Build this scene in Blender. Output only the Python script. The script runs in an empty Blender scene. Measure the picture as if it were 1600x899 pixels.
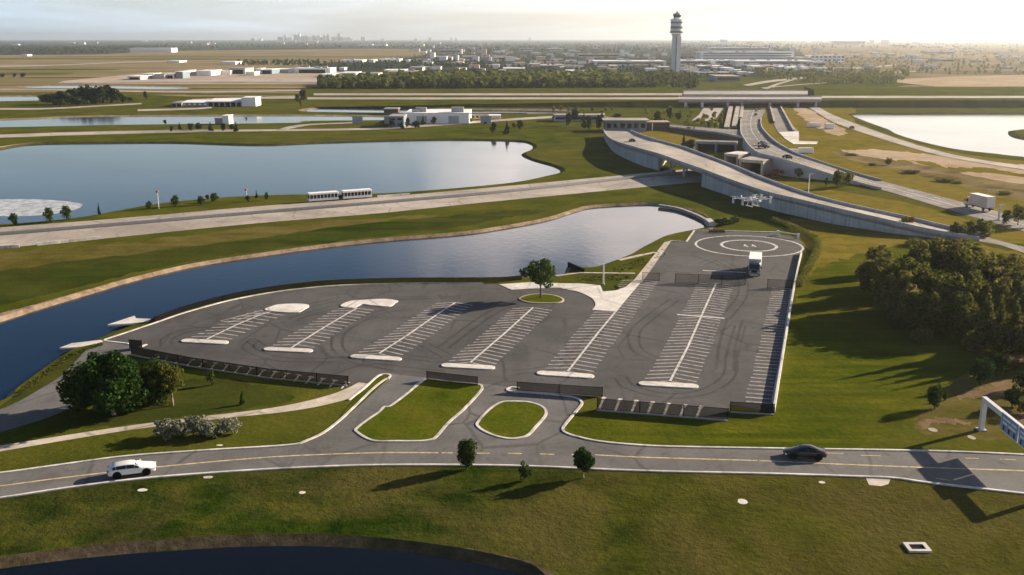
import bpy, bmesh, math, random
import numpy as np
from mathutils import Vector, Matrix
from mathutils.geometry import delaunay_2d_cdt

random.seed(7)
sc = bpy.context.scene
COL = sc.collection
PI = math.pi

# ------------------------------------------------------------------ camera geometry
FP, CX, CY, HC, YH = 1550.0, 800.0, 449.5, 44.0, 60.0
TH = math.atan((CY - YH) / FP)
CO, SI = math.cos(TH), math.sin(TH)


def ray(px, py):
    r, d = (px - CX) / FP, (py - CY) / FP
    return Vector((r, CO - d * SI, -SI - d * CO))


def G(px, py, z=0.0):
    """point at height z seen at a picture position"""
    d = ray(px, py)
    t = (z - HC) / d.z
    return Vector((d.x * t, d.y * t, z))


def MPP(px, py, z=0.0):
    d = ray(px, py)
    return ((z - HC) / d.z) / FP


def HT(px, yb, yt, z=0.0):
    b = G(px, yb, z)
    d = ray(px, yt)
    return HC + b.y / d.y * d.z - z


cam_d = bpy.data.cameras.new('camera')
cam = bpy.data.objects.new('camera', cam_d)
COL.objects.link(cam)
cam.location = (0, 0, HC)
cam.rotation_euler = (PI / 2 - TH, 0, 0)
cam_d.sensor_width = 36
cam_d.lens = 36 * FP / 1600
cam_d.clip_start = 0.5
cam_d.clip_end = 90000
sc.camera = cam

# ------------------------------------------------------------------ light
SUN_EL, SUN_AZ = math.radians(18.5), math.radians(27)     # azimuth from +X towards +Y
sd = Vector((math.cos(SUN_AZ) * math.cos(SUN_EL), math.sin(SUN_AZ) * math.cos(SUN_EL), math.sin(SUN_EL)))
sl = bpy.data.lights.new('sun', 'SUN')
sl.energy = 4.5
sl.angle = math.radians(0.5)
sl.color = (1.0, 0.835, 0.63)
so = bpy.data.objects.new('sun', sl)
COL.objects.link(so)
so.rotation_euler = sd.to_track_quat('Z', 'Y').to_euler()

w = bpy.data.worlds.new('World')
sc.world = w
w.use_nodes = True
nt = w.node_tree
nt.nodes.clear()


class NT:
    """tiny node builder"""

    def __init__(s, tree):
        s.t = tree

    def n(s, typ, **kw):
        nd = s.t.nodes.new(typ)
        ins = kw.pop('ins', {})
        for k, v in kw.items():
            setattr(nd, k, v)
        for k, v in ins.items():
            if isinstance(v, bpy.types.NodeSocket):
                s.t.links.new(v, nd.inputs[k])
            else:
                nd.inputs[k].default_value = v
        return nd

    def noise(s, vec, scale, detail=4, rough=0.55, dist=0.0):
        return s.n('ShaderNodeTexNoise', ins={'Vector': vec, 'Scale': scale, 'Detail': detail, 'Roughness': rough, 'Distortion': dist}).outputs['Fac']

    def ramp(s, fac, stops, interp='LINEAR'):
        nd = s.n('ShaderNodeValToRGB', ins={'Fac': fac})
        cr = nd.color_ramp
        cr.interpolation = interp
        while len(cr.elements) < len(stops):
            cr.elements.new(0.5)
        for e, (p, c) in zip(cr.elements, stops):
            e.position = p
            e.color = (c, c, c, 1) if isinstance(c, (int, float)) else (*c, 1)
        return nd.outputs['Color']

    def mix(s, fac, a, b, mode='MIX'):
        nd = s.n('ShaderNodeMix', data_type='RGBA', blend_type=mode)
        for i, v in ((0, fac), (6, a), (7, b)):
            if isinstance(v, bpy.types.NodeSocket):
                s.t.links.new(v, nd.inputs[i])
            elif i == 0:
                nd.inputs[i].default_value = v
            else:
                nd.inputs[i].default_value = (*v, 1) if len(v) == 3 else v
        return nd.outputs[2]

    def math(s, op, a, b=0.0, clamp=False, c=0.5):
        nd = s.n('ShaderNodeMath', operation=op, use_clamp=clamp)
        for i, v in ((0, a), (1, b), (2, c)):
            if isinstance(v, bpy.types.NodeSocket):
                s.t.links.new(v, nd.inputs[i])
            else:
                nd.inputs[i].default_value = v
        return nd.outputs[0]

    def vscale(s, vec, v):
        nd = s.n('ShaderNodeVectorMath', operation='MULTIPLY')
        s.t.links.new(vec, nd.inputs[0])
        nd.inputs[1].default_value = v
        return nd.outputs[0]


W = NT(nt)
sky = W.n('ShaderNodeTexSky', sky_type='NISHITA', sun_disc=False, sun_elevation=SUN_EL, sun_rotation=PI / 2 - SUN_AZ,
          altitude=0.0, air_density=1.0, dust_density=1.6, ozone_density=1.0)
tc = W.n('ShaderNodeTexCoord').outputs['Generated']
sep = W.n('ShaderNodeSeparateXYZ', ins={'Vector': tc})
X, Z = sep.outputs['X'], sep.outputs['Z']
toward = W.n('ShaderNodeVectorMath', operation='DOT_PRODUCT', ins={0: tc, 1: Vector((sd.x, sd.y, 0)).normalized()}).outputs['Value']
# hazy veil near the horizon: cool away from the sun, cream towards it
veil_c = W.ramp(W.math('MULTIPLY_ADD', toward, 0.5, False), [(0.5, (0.42, 0.53, 0.64)), (0.60, (0.51, 0.575, 0.64)), (0.72, (0.60, 0.60, 0.585)), (0.9, (0.86, 0.79, 0.70)), (1.0, (1.05, 0.93, 0.78))])
veil_c = W.n('ShaderNodeVectorMath', operation='SCALE', ins={0: veil_c, 'Scale': 9.9}).outputs[0]
veil_n = W.noise(W.vscale(tc, (2.0, 2.0, 26.0)), 1.5, 6, 0.62, 0.5)
veil_f = W.math('MULTIPLY', W.ramp(veil_n, [(0.36, 0.5), (0.64, 1.0)]), W.ramp(W.math('MULTIPLY', Z, W.math('MULTIPLY_ADD', toward, -0.85, c=1.5)), [(0.0, 1.0), (0.05, 0.95), (0.10, 0.42), (0.2, 0.1), (0.3, 0.0)]))
# clear sky darkens upwards
clear = W.mix(1.0, sky.outputs[0], W.ramp(Z, [(0.0, (1, 1, 1)), (0.12, (0.72, 0.8, 0.92)), (0.27, (0.22, 0.33, 0.50)), (0.6, (0.34, 0.41, 0.52))]), 'MULTIPLY')
s1 = W.mix(veil_f, clear, veil_c)
# a warm cloud bank some way above the picture
c1 = W.noise(W.vscale(tc, (4.0, 4.0, 8.0)), 1.9, 6, 0.6, 0.3)
bank = W.ramp(Z, [(0.05, 0.0), (0.13, 0.9), (0.21, 1.0), (0.29, 0.5), (0.36, 0.0)])
side = W.ramp(W.math('ADD', X, 0.16), [(0.0, 0.0), (0.055, 0.15), (0.16, 1.0), (1.0, 1.0)])
cl = W.ramp(c1, [(0.34, 0.0), (0.52, 1.0)])
cmask = W.math('MULTIPLY', W.math('MULTIPLY', cl, bank), W.math('MULTIPLY', side, 0.85))
s2 = W.mix(cmask, s1, (12.0, 10.4, 9.5))
bg = W.n('ShaderNodeBackground', ins={'Color': s2, 'Strength': 0.072})
wo = W.n('ShaderNodeOutputWorld', ins={'Surface': bg.outputs[0]})

vs = sc.view_settings
vs.view_transform = 'Standard'
vs.look = 'None'
vs.gamma = 1.0
vs.use_curve_mapping = False
vs.exposure = 1.34
sc.cycles.use_denoising = True
sc.cycles.max_bounces = 6
sc.cycles.diffuse_bounces = 2
sc.cycles.glossy_bounces = 3
sc.cycles.transmission_bounces = 3
sc.cycles.transparent_max_bounces = 12
sc.cycles.volume_bounces = 1
sc.cycles.sample_clamp_indirect = 8

# ------------------------------------------------------------------ materials
MATS = {}


def newmat(name):
    m = bpy.data.materials.new(name)
    m.use_nodes = True
    m.node_tree.nodes.clear()
    k = NT(m.node_tree)
    MATS[name] = m
    return m, k


def finish(k, col, rough=0.9, bump=None, spec=0.3, metal=0.0, bstr=0.4, bdist=0.1, extra=None):
    ins = {'Base Color': col if isinstance(col, bpy.types.NodeSocket) else (*col, 1), 'Roughness': rough, 'Metallic': metal, 'Specular IOR Level': spec}
    if extra:
        ins.update(extra)
    if bump is not None:
        bn = k.n('ShaderNodeBump', ins={'Strength': bstr, 'Distance': bdist, 'Height': bump})
        ins['Normal'] = bn.outputs[0]
    p = k.n('ShaderNodeBsdfPrincipled', ins=ins)
    k.n('ShaderNodeOutputMaterial', ins={'Surface': p.outputs[0]})
    return p


def pos(k):
    return k.n('ShaderNodeNewGeometry').outputs['Position']


def plain(name, col, rough=0.5, metal=0.0, spec=0.5, var=0.12, scale=1.5):
    m, k = newmat(name)
    tcn = k.n('ShaderNodeTexCoord').outputs['Object']
    n = k.noise(tcn, scale, 5, 0.6)
    lo = tuple(c * (1 - var) for c in col)
    hi = tuple(min(1, c * (1 + var)) for c in col)
    finish(k, k.ramp(n, [(0.3, lo), (0.7, hi)]), rough, None, spec, metal)
    return m


def grass(name, a, b, c, dry, drya=0.35, big=0.02, bdist=0.35, streak=None, bstr=0.6, sc2=0.2, east=None, stf=0.75, con=0.23):
    """a dark, b mid, c light grass; dry: straw patches"""
    m, k = newmat(name)
    p = pos(k)
    n1 = k.noise(p, big, 4, 0.6, 0.6)
    n2 = k.noise(p, sc2, 5, 0.65, 0.5)
    n3 = k.noise(p, 1.6, 4, 0.7)
    base = k.ramp(n2, [(0.5 - con, a), (0.5, b), (0.5 + con, c)])
    if streak:
        ps = k.vscale(p, streak)
        ns = k.noise(ps, 1.0, 3, 0.6, 0.3)
        base = k.mix(k.ramp(ns, [(0.42, 0.0), (0.66, stf)]), base, a)
    if east:
        xx = k.n('ShaderNodeSeparateXYZ', ins={'Vector': p}).outputs['X']
        xf = k.math('ADD', k.math('MULTIPLY', xx, 1 / east[1], c=0), k.math('MULTIPLY', n1, 1.2))
        base = k.mix(k.ramp(xf, [(0.35, 0.0), (1.25, 0.8)]), base, k.mix(1.0, k.ramp(n2, [(0.3, 0.7), (0.7, 1.25)]), east[0], 'MULTIPLY'))
    base = k.mix(k.math('MULTIPLY', k.ramp(n1, [(0.42, 0.0), (0.68, 1.0)]), drya), base, dry)
    fine = k.ramp(n3, [(0.25, 0.74), (0.75, 1.22)])
    base = k.mix(1.0, base, fine, 'MULTIPLY')
    nb = k.noise(p, 0.9, 6, 0.72)
    finish(k, base, 1.0, nb, 0.0, bstr=bstr, bdist=bdist)
    return m


grass('grass_rough', (0.034, 0.050, 0.006), (0.068, 0.080, 0.009), (0.105, 0.104, 0.014), (0.130, 0.106, 0.028), 0.5, big=0.012, sc2=0.07, bstr=0.35, bdist=0.4, con=0.18)
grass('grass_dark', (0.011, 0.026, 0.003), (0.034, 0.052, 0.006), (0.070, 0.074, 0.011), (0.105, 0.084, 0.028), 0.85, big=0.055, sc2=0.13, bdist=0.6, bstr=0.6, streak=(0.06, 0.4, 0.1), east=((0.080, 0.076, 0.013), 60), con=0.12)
grass('grass_lawn', (0.048, 0.070, 0.005), (0.086, 0.097, 0.007), (0.122, 0.122, 0.010), (0.140, 0.112, 0.018), 0.5, streak=(0.045, 0.55, 0.1), bdist=0.35, bstr=0.5, sc2=0.12, stf=0.95, con=0.18)
grass('grass_island', (0.042, 0.066, 0.005), (0.070, 0.094, 0.007), (0.100, 0.112, 0.010), (0.125, 0.108, 0.014), 0.5, big=0.12, bdist=0.2, con=0.17)
grass('grass_gold', (0.10, 0.092, 0.010), (0.155, 0.125, 0.016), (0.21, 0.162, 0.026), (0.25, 0.185, 0.055), 0.5, bstr=0.3, con=0.18)
grass('grass_dry', (0.065, 0.062, 0.012), (0.110, 0.094, 0.022), (0.15, 0.125, 0.036), (0.18, 0.14, 0.055), 0.5, big=0.05, streak=(0.02, 0.25, 0.1), bstr=0.35)
grass('scrub', (0.06, 0.055, 0.02), (0.13, 0.105, 0.04), (0.22, 0.17, 0.075), (0.35, 0.26, 0.15), 0.6, big=0.04, sc2=0.12, bdist=0.8)
grass('sand', (0.28, 0.20, 0.13), (0.40, 0.30, 0.20), (0.50, 0.39, 0.28), (0.55, 0.44, 0.33), 0.5, bdist=0.15)
grass('dirt', (0.13, 0.085, 0.05), (0.20, 0.135, 0.085), (0.27, 0.19, 0.125), (0.16, 0.13, 0.04), 0.5, big=0.08, bdist=0.25)
grass('shore', (0.10, 0.075, 0.05), (0.21, 0.155, 0.105), (0.33, 0.25, 0.18), (0.42, 0.33, 0.25), 0.6, big=0.15, sc2=0.5, bdist=0.25)
grass('field_tan', (0.17, 0.14, 0.07), (0.29, 0.22, 0.13), (0.38, 0.30, 0.19), (0.13, 0.13, 0.05), 0.8, big=0.0026, sc2=0.006, streak=(0.0008, 0.03, 0.1), bdist=0.1)
grass('apron', (0.32, 0.25, 0.19), (0.42, 0.34, 0.27), (0.5, 0.42, 0.34), (0.36, 0.30, 0.22), 0.5, big=0.004, sc2=0.012, bdist=0.05)
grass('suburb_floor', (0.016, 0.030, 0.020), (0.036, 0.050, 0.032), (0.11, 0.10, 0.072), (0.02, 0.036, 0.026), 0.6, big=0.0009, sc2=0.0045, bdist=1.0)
grass('suburb_warm', (0.085, 0.075, 0.036), (0.18, 0.145, 0.08), (0.34, 0.265, 0.17), (0.38, 0.30, 0.20), 0.6, big=0.0012, sc2=0.005, bdist=1.0)  # lighter, warmer ground: golden haze glow on the sun side put into the colour


def asphalt(name, lo, hi, scale=0.12, warm=1.0, rough=0.9):
    m, k = newmat(name)
    p = pos(k)
    n1 = k.noise(p, scale, 5, 0.6, 0.4)
    n2 = k.noise(p, 2.2, 4, 0.7)
    n4 = k.noise(k.vscale(p, (0.35, 0.06, 1)), 1.0, 4, 0.6, 0.8)
    c = k.ramp(n1, [(0.3, tuple(x * 0.86 for x in lo)), (0.7, hi)])
    c = k.mix(k.ramp(n4, [(0.52, 0.0), (0.72, 0.35)]), c, tuple(x * 0.6 for x in lo))
    c = k.mix(1.0, c, k.ramp(n2, [(0.2, 0.78), (0.8, 1.2)]), 'MULTIPLY')
    # cracks, sealed joints and oil stains
    pw = k.n('ShaderNodeVectorMath', operation='ADD', ins={0: p, 1: k.n('ShaderNodeTexNoise', ins={'Vector': p, 'Scale': 0.25, 'Detail': 4.0}).outputs['Color']}).outputs[0]
    vo = k.n('ShaderNodeTexVoronoi', feature='DISTANCE_TO_EDGE', ins={'Vector': k.vscale(pw, (1, 0.7, 0)), 'Scale': 0.11}).outputs['Distance']
    crack = k.math('MULTIPLY', k.ramp(vo, [(0.0, 1.0), (0.014, 0.6), (0.03, 0.0)]), k.ramp(k.noise(p, 0.06, 3, 0.6), [(0.40, 0.0), (0.58, 0.75)]))
    c = k.mix(crack, c, tuple(x * 0.45 for x in lo))
    st = k.ramp(k.noise(p, 0.7, 2, 0.4), [(0.62, 0.0), (0.76, 0.5)])
    c = k.mix(st, c, tuple(x * 0.5 for x in lo))
    big = k.ramp(k.noise(p, 0.035, 4, 0.65, 1.0), [(0.3, 0.76), (0.7, 1.24)])
    c = k.mix(1.0, c, big, 'MULTIPLY')
    finish(k, c, rough, k.noise(p, 9.0, 3, 0.7), 0.25, bstr=0.25, bdist=0.02)
    return m


asphalt('asphalt_lot', (0.068, 0.066, 0.067), (0.098, 0.093, 0.093))
asphalt('asphalt_road', (0.118, 0.115, 0.112), (0.162, 0.157, 0.152))
asphalt('concrete_road', (0.36, 0.315, 0.27), (0.48, 0.425, 0.365), 0.04)
asphalt('road_pale', (0.36, 0.32, 0.275), (0.46, 0.41, 0.36), 0.03)
asphalt('highway', (0.20, 0.18, 0.165), (0.27, 0.245, 0.225), 0.05)
asphalt('concrete_white', (0.60, 0.56, 0.52), (0.74, 0.70, 0.65), 0.3)
asphalt('path_concrete', (0.46, 0.40, 0.33), (0.58, 0.51, 0.43), 0.3)

asphalt('kerb_paint', (0.46, 0.43, 0.39), (0.78, 0.74, 0.68), 0.45)


def cast_concrete(name, lo, hi):
    m, k = newmat(name)
    p = pos(k)
    run = k.noise(k.vscale(p, (0.9, 0.9, 0.06)), 1.0, 5, 0.65)          # water runs
    n1 = k.noise(p, 0.15, 5, 0.6)
    c = k.ramp(n1, [(0.3, lo), (0.7, hi)])
    c = k.mix(k.ramp(run, [(0.48, 0.0), (0.72, 0.55)]), c, tuple(x * 0.55 for x in lo))
    br = k.n('ShaderNodeTexBrick', ins={'Vector': k.n('ShaderNodeTexCoord').outputs['Object'], 'Color1': (1, 1, 1, 1), 'Color2': (0.93, 0.93, 0.93, 1), 'Mortar': (0.6, 0.6, 0.6, 1), 'Scale': 1.0, 'Mortar Size': 0.05, 'Brick Width': 4.5, 'Row Height': 40.0}).outputs['Color']
    c = k.mix(1.0, c, br, 'MULTIPLY')
    finish(k, c, 0.92, k.noise(p, 3.0, 4, 0.7), 0.2, bstr=0.25, bdist=0.03)


cast_concrete('wall_concrete', (0.40, 0.395, 0.385), (0.54, 0.53, 0.52))


def worn(name, col, keep=0.85, scale=1.2):
    """paint or rubber laid over another surface, worn through in places"""
    m, k = newmat(name)
    p = pos(k)
    n = k.noise(p, scale, 5, 0.7)
    f = k.ramp(n, [(0.32, keep * 0.35), (0.6, keep)])
    d = k.n('ShaderNodeBsdfPrincipled', ins={'Base Color': (*col, 1), 'Roughness': 0.8, 'Specular IOR Level': 0.2})
    t = k.n('ShaderNodeBsdfTransparent')
    mx = k.n('ShaderNodeMixShader', ins={0: f})
    k.t.links.new(t.outputs[0], mx.inputs[1])
    k.t.links.new(d.outputs[0], mx.inputs[2])
    k.n('ShaderNodeOutputMaterial', ins={'Surface': mx.outputs[0]})
    return m


worn('paint_white', (0.75, 0.72, 0.68), 0.95)
worn('paint_stall', (0.58, 0.54, 0.52), 0.66, 0.7)
worn('paint_yellow', (0.72, 0.56, 0.30), 0.95)
worn('rubber_mark', (0.03, 0.029, 0.029), 0.27, 0.16)
worn('foam', (0.62, 0.66, 0.70), 0.8, 0.5)


def water(name, deep, bumpd=0.02, rough=0.04, sx=0.5, sy=0.35):
    m, k = newmat(name)
    p = pos(k)
    n = k.noise(k.vscale(p, (sx, sy, 1)), 1.0, 4, 0.6)
    n2 = k.noise(k.vscale(p, (0.02, 0.03, 1)), 1.0, 3, 0.5)
    r = k.ramp(n2, [(0.4, rough), (0.65, rough * 2.2)])
    bn = k.n('ShaderNodeBump', ins={'Strength': 0.5, 'Distance': bumpd, 'Height': n})
    pr = k.n('ShaderNodeBsdfPrincipled', ins={'Base Color': (*deep, 1), 'Roughness': r, 'IOR': 1.33, 'Normal': bn.outputs[0]})
    k.n('ShaderNodeOutputMaterial', ins={'Surface': pr.outputs[0]})
    return m


water('water_canal', (0.004, 0.014, 0.03), 0.04, 0.05, 0.7, 0.5)
water('water_lake', (0.022, 0.038, 0.058), 0.045, 0.05)
water('water_dark', (0.002, 0.003, 0.004), 0.01, 0.03)


def leaf(name, a, b, c, trans=0.25):
    m, k = newmat(name)
    g = k.n('ShaderNodeNewGeometry')
    rnd = g.outputs['Random Per Island']
    oi = k.n('ShaderNodeObjectInfo').outputs['Random']
    n = k.noise(k.n('ShaderNodeTexCoord').outputs['Object'], 0.9, 3, 0.6)
    f = k.math('ADD', k.math('MULTIPLY', rnd, 0.55), k.math('MULTIPLY', n, 0.55))
    col = k.ramp(f, [(0.2, a), (0.55, b), (0.9, c)])
    col = k.mix(1.0, col, k.ramp(oi, [(0.0, 0.75), (1.0, 1.2)]), 'MULTIPLY')
    d = k.n('ShaderNodeBsdfDiffuse', ins={'Color': col})
    t = k.n('ShaderNodeBsdfTranslucent', ins={'Color': col})
    mx = k.n('ShaderNodeMixShader', ins={0: trans})
    k.t.links.new(d.outputs[0], mx.inputs[1])
    k.t.links.new(t.outputs[0], mx.inputs[2])
    k.n('ShaderNodeOutputMaterial', ins={'Surface': mx.outputs[0]})
    return m


leaf('leaf_green', (0.022, 0.045, 0.010), (0.05, 0.085, 0.018), (0.095, 0.125, 0.03))
leaf('leaf_deep', (0.012, 0.032, 0.009), (0.028, 0.065, 0.014), (0.06, 0.11, 0.022))
leaf('leaf_olive', (0.055, 0.072, 0.013), (0.125, 0.135, 0.028), (0.215, 0.20, 0.055), 0.48)
leaf('leaf_brown', (0.06, 0.065, 0.016), (0.135, 0.128, 0.035), (0.23, 0.19, 0.065), 0.48)
leaf('leaf_bright', (0.05, 0.085, 0.008), (0.10, 0.15, 0.014), (0.16, 0.20, 0.03))
leaf('leaf_silver', (0.10, 0.115, 0.07), (0.19, 0.20, 0.135), (0.32, 0.32, 0.235))
leaf('leaf_red', (0.14, 0.06, 0.03), (0.22, 0.10, 0.05), (0.3, 0.16, 0.09))
leaf('leaf_far', (0.02, 0.034, 0.016), (0.042, 0.06, 0.026), (0.08, 0.09, 0.038), 0.1)
leaf('leaf_forest', (0.035, 0.058, 0.015), (0.09, 0.108, 0.026), (0.18, 0.168, 0.05), 0.4)
plain('bark', (0.10, 0.075, 0.055), 0.95, 0, 0.1, 0.3, 6)
plain('bark_pale', (0.26, 0.21, 0.16), 0.95, 0, 0.1, 0.3, 6)
plain('white_paint', (0.76, 0.75, 0.74), 0.45, 0, 0.4, 0.06)
plain('car_white', (0.74, 0.735, 0.73), 0.25, 0, 0.5, 0.03)
plain('car_dark', (0.030, 0.031, 0.034), 0.22, 0.3, 0.5, 0.1)
plain('car_grey', (0.18, 0.18, 0.19), 0.3, 0.3, 0.5, 0.1)
plain('car_red', (0.25, 0.04, 0.03), 0.3, 0, 0.5, 0.1)
plain('glass_dark', (0.012, 0.014, 0.017), 0.06, 0, 0.6, 0.1)
plain('glass_blue', (0.06, 0.085, 0.105), 0.12, 0, 0.6, 0.2)
plain('rubber', (0.018, 0.018, 0.018), 0.85, 0, 0.2, 0.1)
plain('alloy', (0.42, 0.42, 0.43), 0.35, 0.8, 0.5, 0.1)
plain('black_metal', (0.006, 0.0068, 0.0075), 0.9, 0.0, 0.08, 0.2)
plain('steel_grey', (0.30, 0.305, 0.31), 0.5, 0.3, 0.5, 0.12)
plain('white_metal', (0.66, 0.65, 0.63), 0.5, 0.0, 0.4, 0.1)
plain('sign_blue', (0.17, 0.29, 0.50), 0.5, 0, 0.4, 0.1)
plain('sign_red', (0.42, 0.09, 0.05), 0.5, 0, 0.4, 0.1)
plain('lamp_lens', (0.75, 0.72, 0.65), 0.2, 0, 0.5, 0.03)
plain('tail_lens', (0.30, 0.02, 0.02), 0.25, 0, 0.5, 0.05)
plain('dark_void', (0.014, 0.010, 0.009), 0.9, 0, 0.2, 0.2)  # near-black: the dark inside openings put into the colour, also dark doors
plain('rust_wall', (0.10, 0.07, 0.06), 0.9, 0, 0.2, 0.2)
plain('wall_white', (0.84, 0.83, 0.81), 0.8, 0, 0.3, 0.06, 0.2)
plain('wall_grey', (0.36, 0.37, 0.38), 0.8, 0, 0.3, 0.1, 0.2)
plain('wall_tan', (0.62, 0.52, 0.40), 0.85, 0, 0.3, 0.1, 0.2)
plain('wall_pink', (0.70, 0.55, 0.47), 0.85, 0, 0.3, 0.1, 0.2)
plain('wall_blue', (0.18, 0.235, 0.28), 0.7, 0, 0.3, 0.1, 0.2)
plain('roof_white', (0.86, 0.85, 0.83), 0.7, 0, 0.3, 0.05, 0.1)
plain('roof_grey', (0.30, 0.29, 0.285), 0.8, 0, 0.3, 0.1, 0.1)
plain('roof_tan', (0.40, 0.32, 0.25), 0.8, 0, 0.3, 0.1, 0.1)
plain('tower_concrete', (0.74, 0.74, 0.72), 0.85, 0, 0.3, 0.08, 0.1)
plain('boulder_tan', (0.42, 0.31, 0.22), 0.95, 0, 0.2, 0.25, 1.0)
M = MATS

# ------------------------------------------------------------------ object helpers
def tag(o, label=None, cat=None, group=None, kind=None):
    for k, v in (('label', label), ('category', cat), ('group', group), ('kind', kind)):
        if v:
            o[k] = v
    return o


def empty(name, loc, rz=0.0, sca=(1, 1, 1)):
    o = bpy.data.objects.new(name, None)
    COL.objects.link(o)
    o.location = loc
    o.rotation_euler = (0, 0, rz)
    o.scale = sca
    o.empty_display_size = 0.5
    return o


def mobj(name, verts, faces, mat, parent=None, smooth=False, mi=None):
    me = bpy.data.meshes.new(name)
    me.from_pydata([tuple(v) for v in verts], [], faces)
    for m_ in (mat if isinstance(mat, (list, tuple)) else [mat]):
        me.materials.append(M[m_] if isinstance(m_, str) else m_)
    if mi:
        me.polygons.foreach_set('material_index', mi)
    if smooth:
        me.polygons.foreach_set('use_smooth', [True] * len(me.polygons))
    me.update()
    o = bpy.data.objects.new(name, me)
    COL.objects.link(o)
    if parent:
        o.parent = parent
    return o


def kids(o):
    return list(o.children)


def copy_tree(o, parent=None):
    c = o.copy()
    COL.objects.link(c)
    if parent:
        c.parent = parent
    for ch in kids(o):
        copy_tree(ch, c)
    return c


class MB:
    """collects boxes, tubes, lathes into one mesh"""

    def __init__(s):
        s.v, s.f = [], []

    def add(s, vs, fs):
        b = len(s.v)
        s.v.extend(Vector(x) for x in vs)
        s.f.extend(tuple(b + i for i in f) for f in fs)
        return s

    def box(s, c, d, rz=0.0, taper=1.0):
        x, y, z = (q / 2 for q in d)
        R = Matrix.Rotation(rz, 3, 'Z')
        vs = []
        for zz, t in ((-z, 1), (z, taper)):
            for a, b in ((-x, -y), (x, -y), (x, y), (-x, y)):
                vs.append(Vector(c) + R @ Vector((a * t, b * t, zz)))
        return s.add(vs, [(3, 2, 1, 0), (4, 5, 6, 7), (0, 1, 5, 4), (1, 2, 6, 5), (2, 3, 7, 6), (3, 0, 4, 7)])

    def bar(s, a, b, w_, h_=None, up=(0, 0, 1)):
        a, b = Vector(a), Vector(b)
        h_ = h_ or w_
        d = (b - a).normalized()
        u = Vector(up)
        if abs(d.dot(u)) > 0.97:
            u = Vector((0, 1, 0))
        r = d.cross(u).normalized() * w_ / 2
        u = r.cross(d).normalized() * h_ / 2
        vs = [p + q for p in (a, b) for q in (-r - u, r - u, r + u, -r + u)]
        return s.add(vs, [(0, 1, 2, 3), (7, 6, 5, 4), (0, 4, 5, 1), (1, 5, 6, 2), (2, 6, 7, 3), (3, 7, 4, 0)])

    def tube(s, a, b, r0, r1=None, n=8, cap=True):
        a, b = Vector(a), Vector(b)
        r1 = r0 if r1 is None else r1
        d = (b - a).normalized()
        u = Vector((0, 0, 1)) if abs(d.z) < 0.95 else Vector((1, 0, 0))
        p = d.cross(u).normalized()
        q = d.cross(p)
        vs = []
        for c, r in ((a, r0), (b, r1)):
            for i in range(n):
                t = 2 * PI * i / n
                vs.append(c + p * math.cos(t) * r + q * math.sin(t) * r)
        fs = [(i, (i + 1) % n, n + (i + 1) % n, n + i) for i in range(n)]
        if cap:
            fs += [tuple(range(n - 1, -1, -1)), tuple(range(n, 2 * n))]
        return s.add(vs, fs)

    def lathe(s, prof, n=16, c=(0, 0, 0), axis='z'):
        vs, fs = [], []
        for r, z in prof:
            for i in range(n):
                t = 2 * PI * i / n
                p = (r * math.cos(t), r * math.sin(t), z)
                if axis == 'y':
                    p = (p[0], p[2], p[1])
                vs.append(Vector(c) + Vector(p))
        m = len(prof)
        for j in range(m - 1):
            for i in range(n):
                fs.append((j * n + i, j * n + (i + 1) % n, (j + 1) * n + (i + 1) % n, (j + 1) * n + i))
        fs.append(tuple(range(n - 1, -1, -1)))
        fs.append(tuple(range((m - 1) * n, m * n)))
        return s.add(vs, fs)

    def prism(s, poly, z0, z1):
        n = len(poly)
        vs = [Vector((p[0], p[1], z0)) for p in poly] + [Vector((p[0], p[1], z1)) for p in poly]
        fs = [tuple(range(n - 1, -1, -1)), tuple(range(n, 2 * n))]
        fs += [(i, (i + 1) % n, n + (i + 1) % n, n + i) for i in range(n)]
        return s.add(vs, fs)

    def build(s, name, mat, parent=None, smooth=False, bevel=0):
        o = mobj(name, s.v, s.f, mat, parent, smooth)
        if bevel:
            md = o.modifiers.new('bevel', 'BEVEL')
            md.width = bevel
            md.segments = 2
            md.limit_method = 'ANGLE'
        return o


def crom(pts, sub=6, closed=False):
    """Catmull-Rom through points (any dimension)"""
    P = [Vector(p) for p in pts]
    n = len(P)
    out = []
    rng = range(n if closed else n - 1)
    for i in rng:
        if closed:
            p0, p1, p2, p3 = P[(i - 1) % n], P[i], P[(i + 1) % n], P[(i + 2) % n]
        else:
            p1, p2 = P[i], P[i + 1]
            p0 = P[i - 1] if i > 0 else p1 * 2 - p2
            p3 = P[i + 2] if i + 2 < n else p2 * 2 - p1
        for k in range(sub):
            t = k / sub
            out.append(0.5 * ((2 * p1) + (p2 - p0) * t + (2 * p0 - 5 * p1 + 4 * p2 - p3) * t * t + (3 * p1 - p0 - 3 * p2 + p3) * t ** 3))
    if not closed:
        out.append(P[-1])
    return out


def GP(pts, z=0.0):
    return [G(p[0], p[1], p[2] if len(p) > 2 else z) for p in pts]


def resample(path, n):
    L = [0]
    for a, b in zip(path, path[1:]):
        L.append(L[-1] + (b - a).length)
    out, j = [], 0
    for i in range(n):
        s = L[-1] * i / (n - 1)
        while j < len(path) - 2 and L[j + 1] < s:
            j += 1
        t = (s - L[j]) / max(1e-9, L[j + 1] - L[j])
        out.append(path[j].lerp(path[j + 1], min(1, max(0, t))))
    return out


def spx(pts, sub=5, z=0.0):
    """smooth path drawn through picture positions, as world points"""
    return crom(GP(pts, z), sub)


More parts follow.
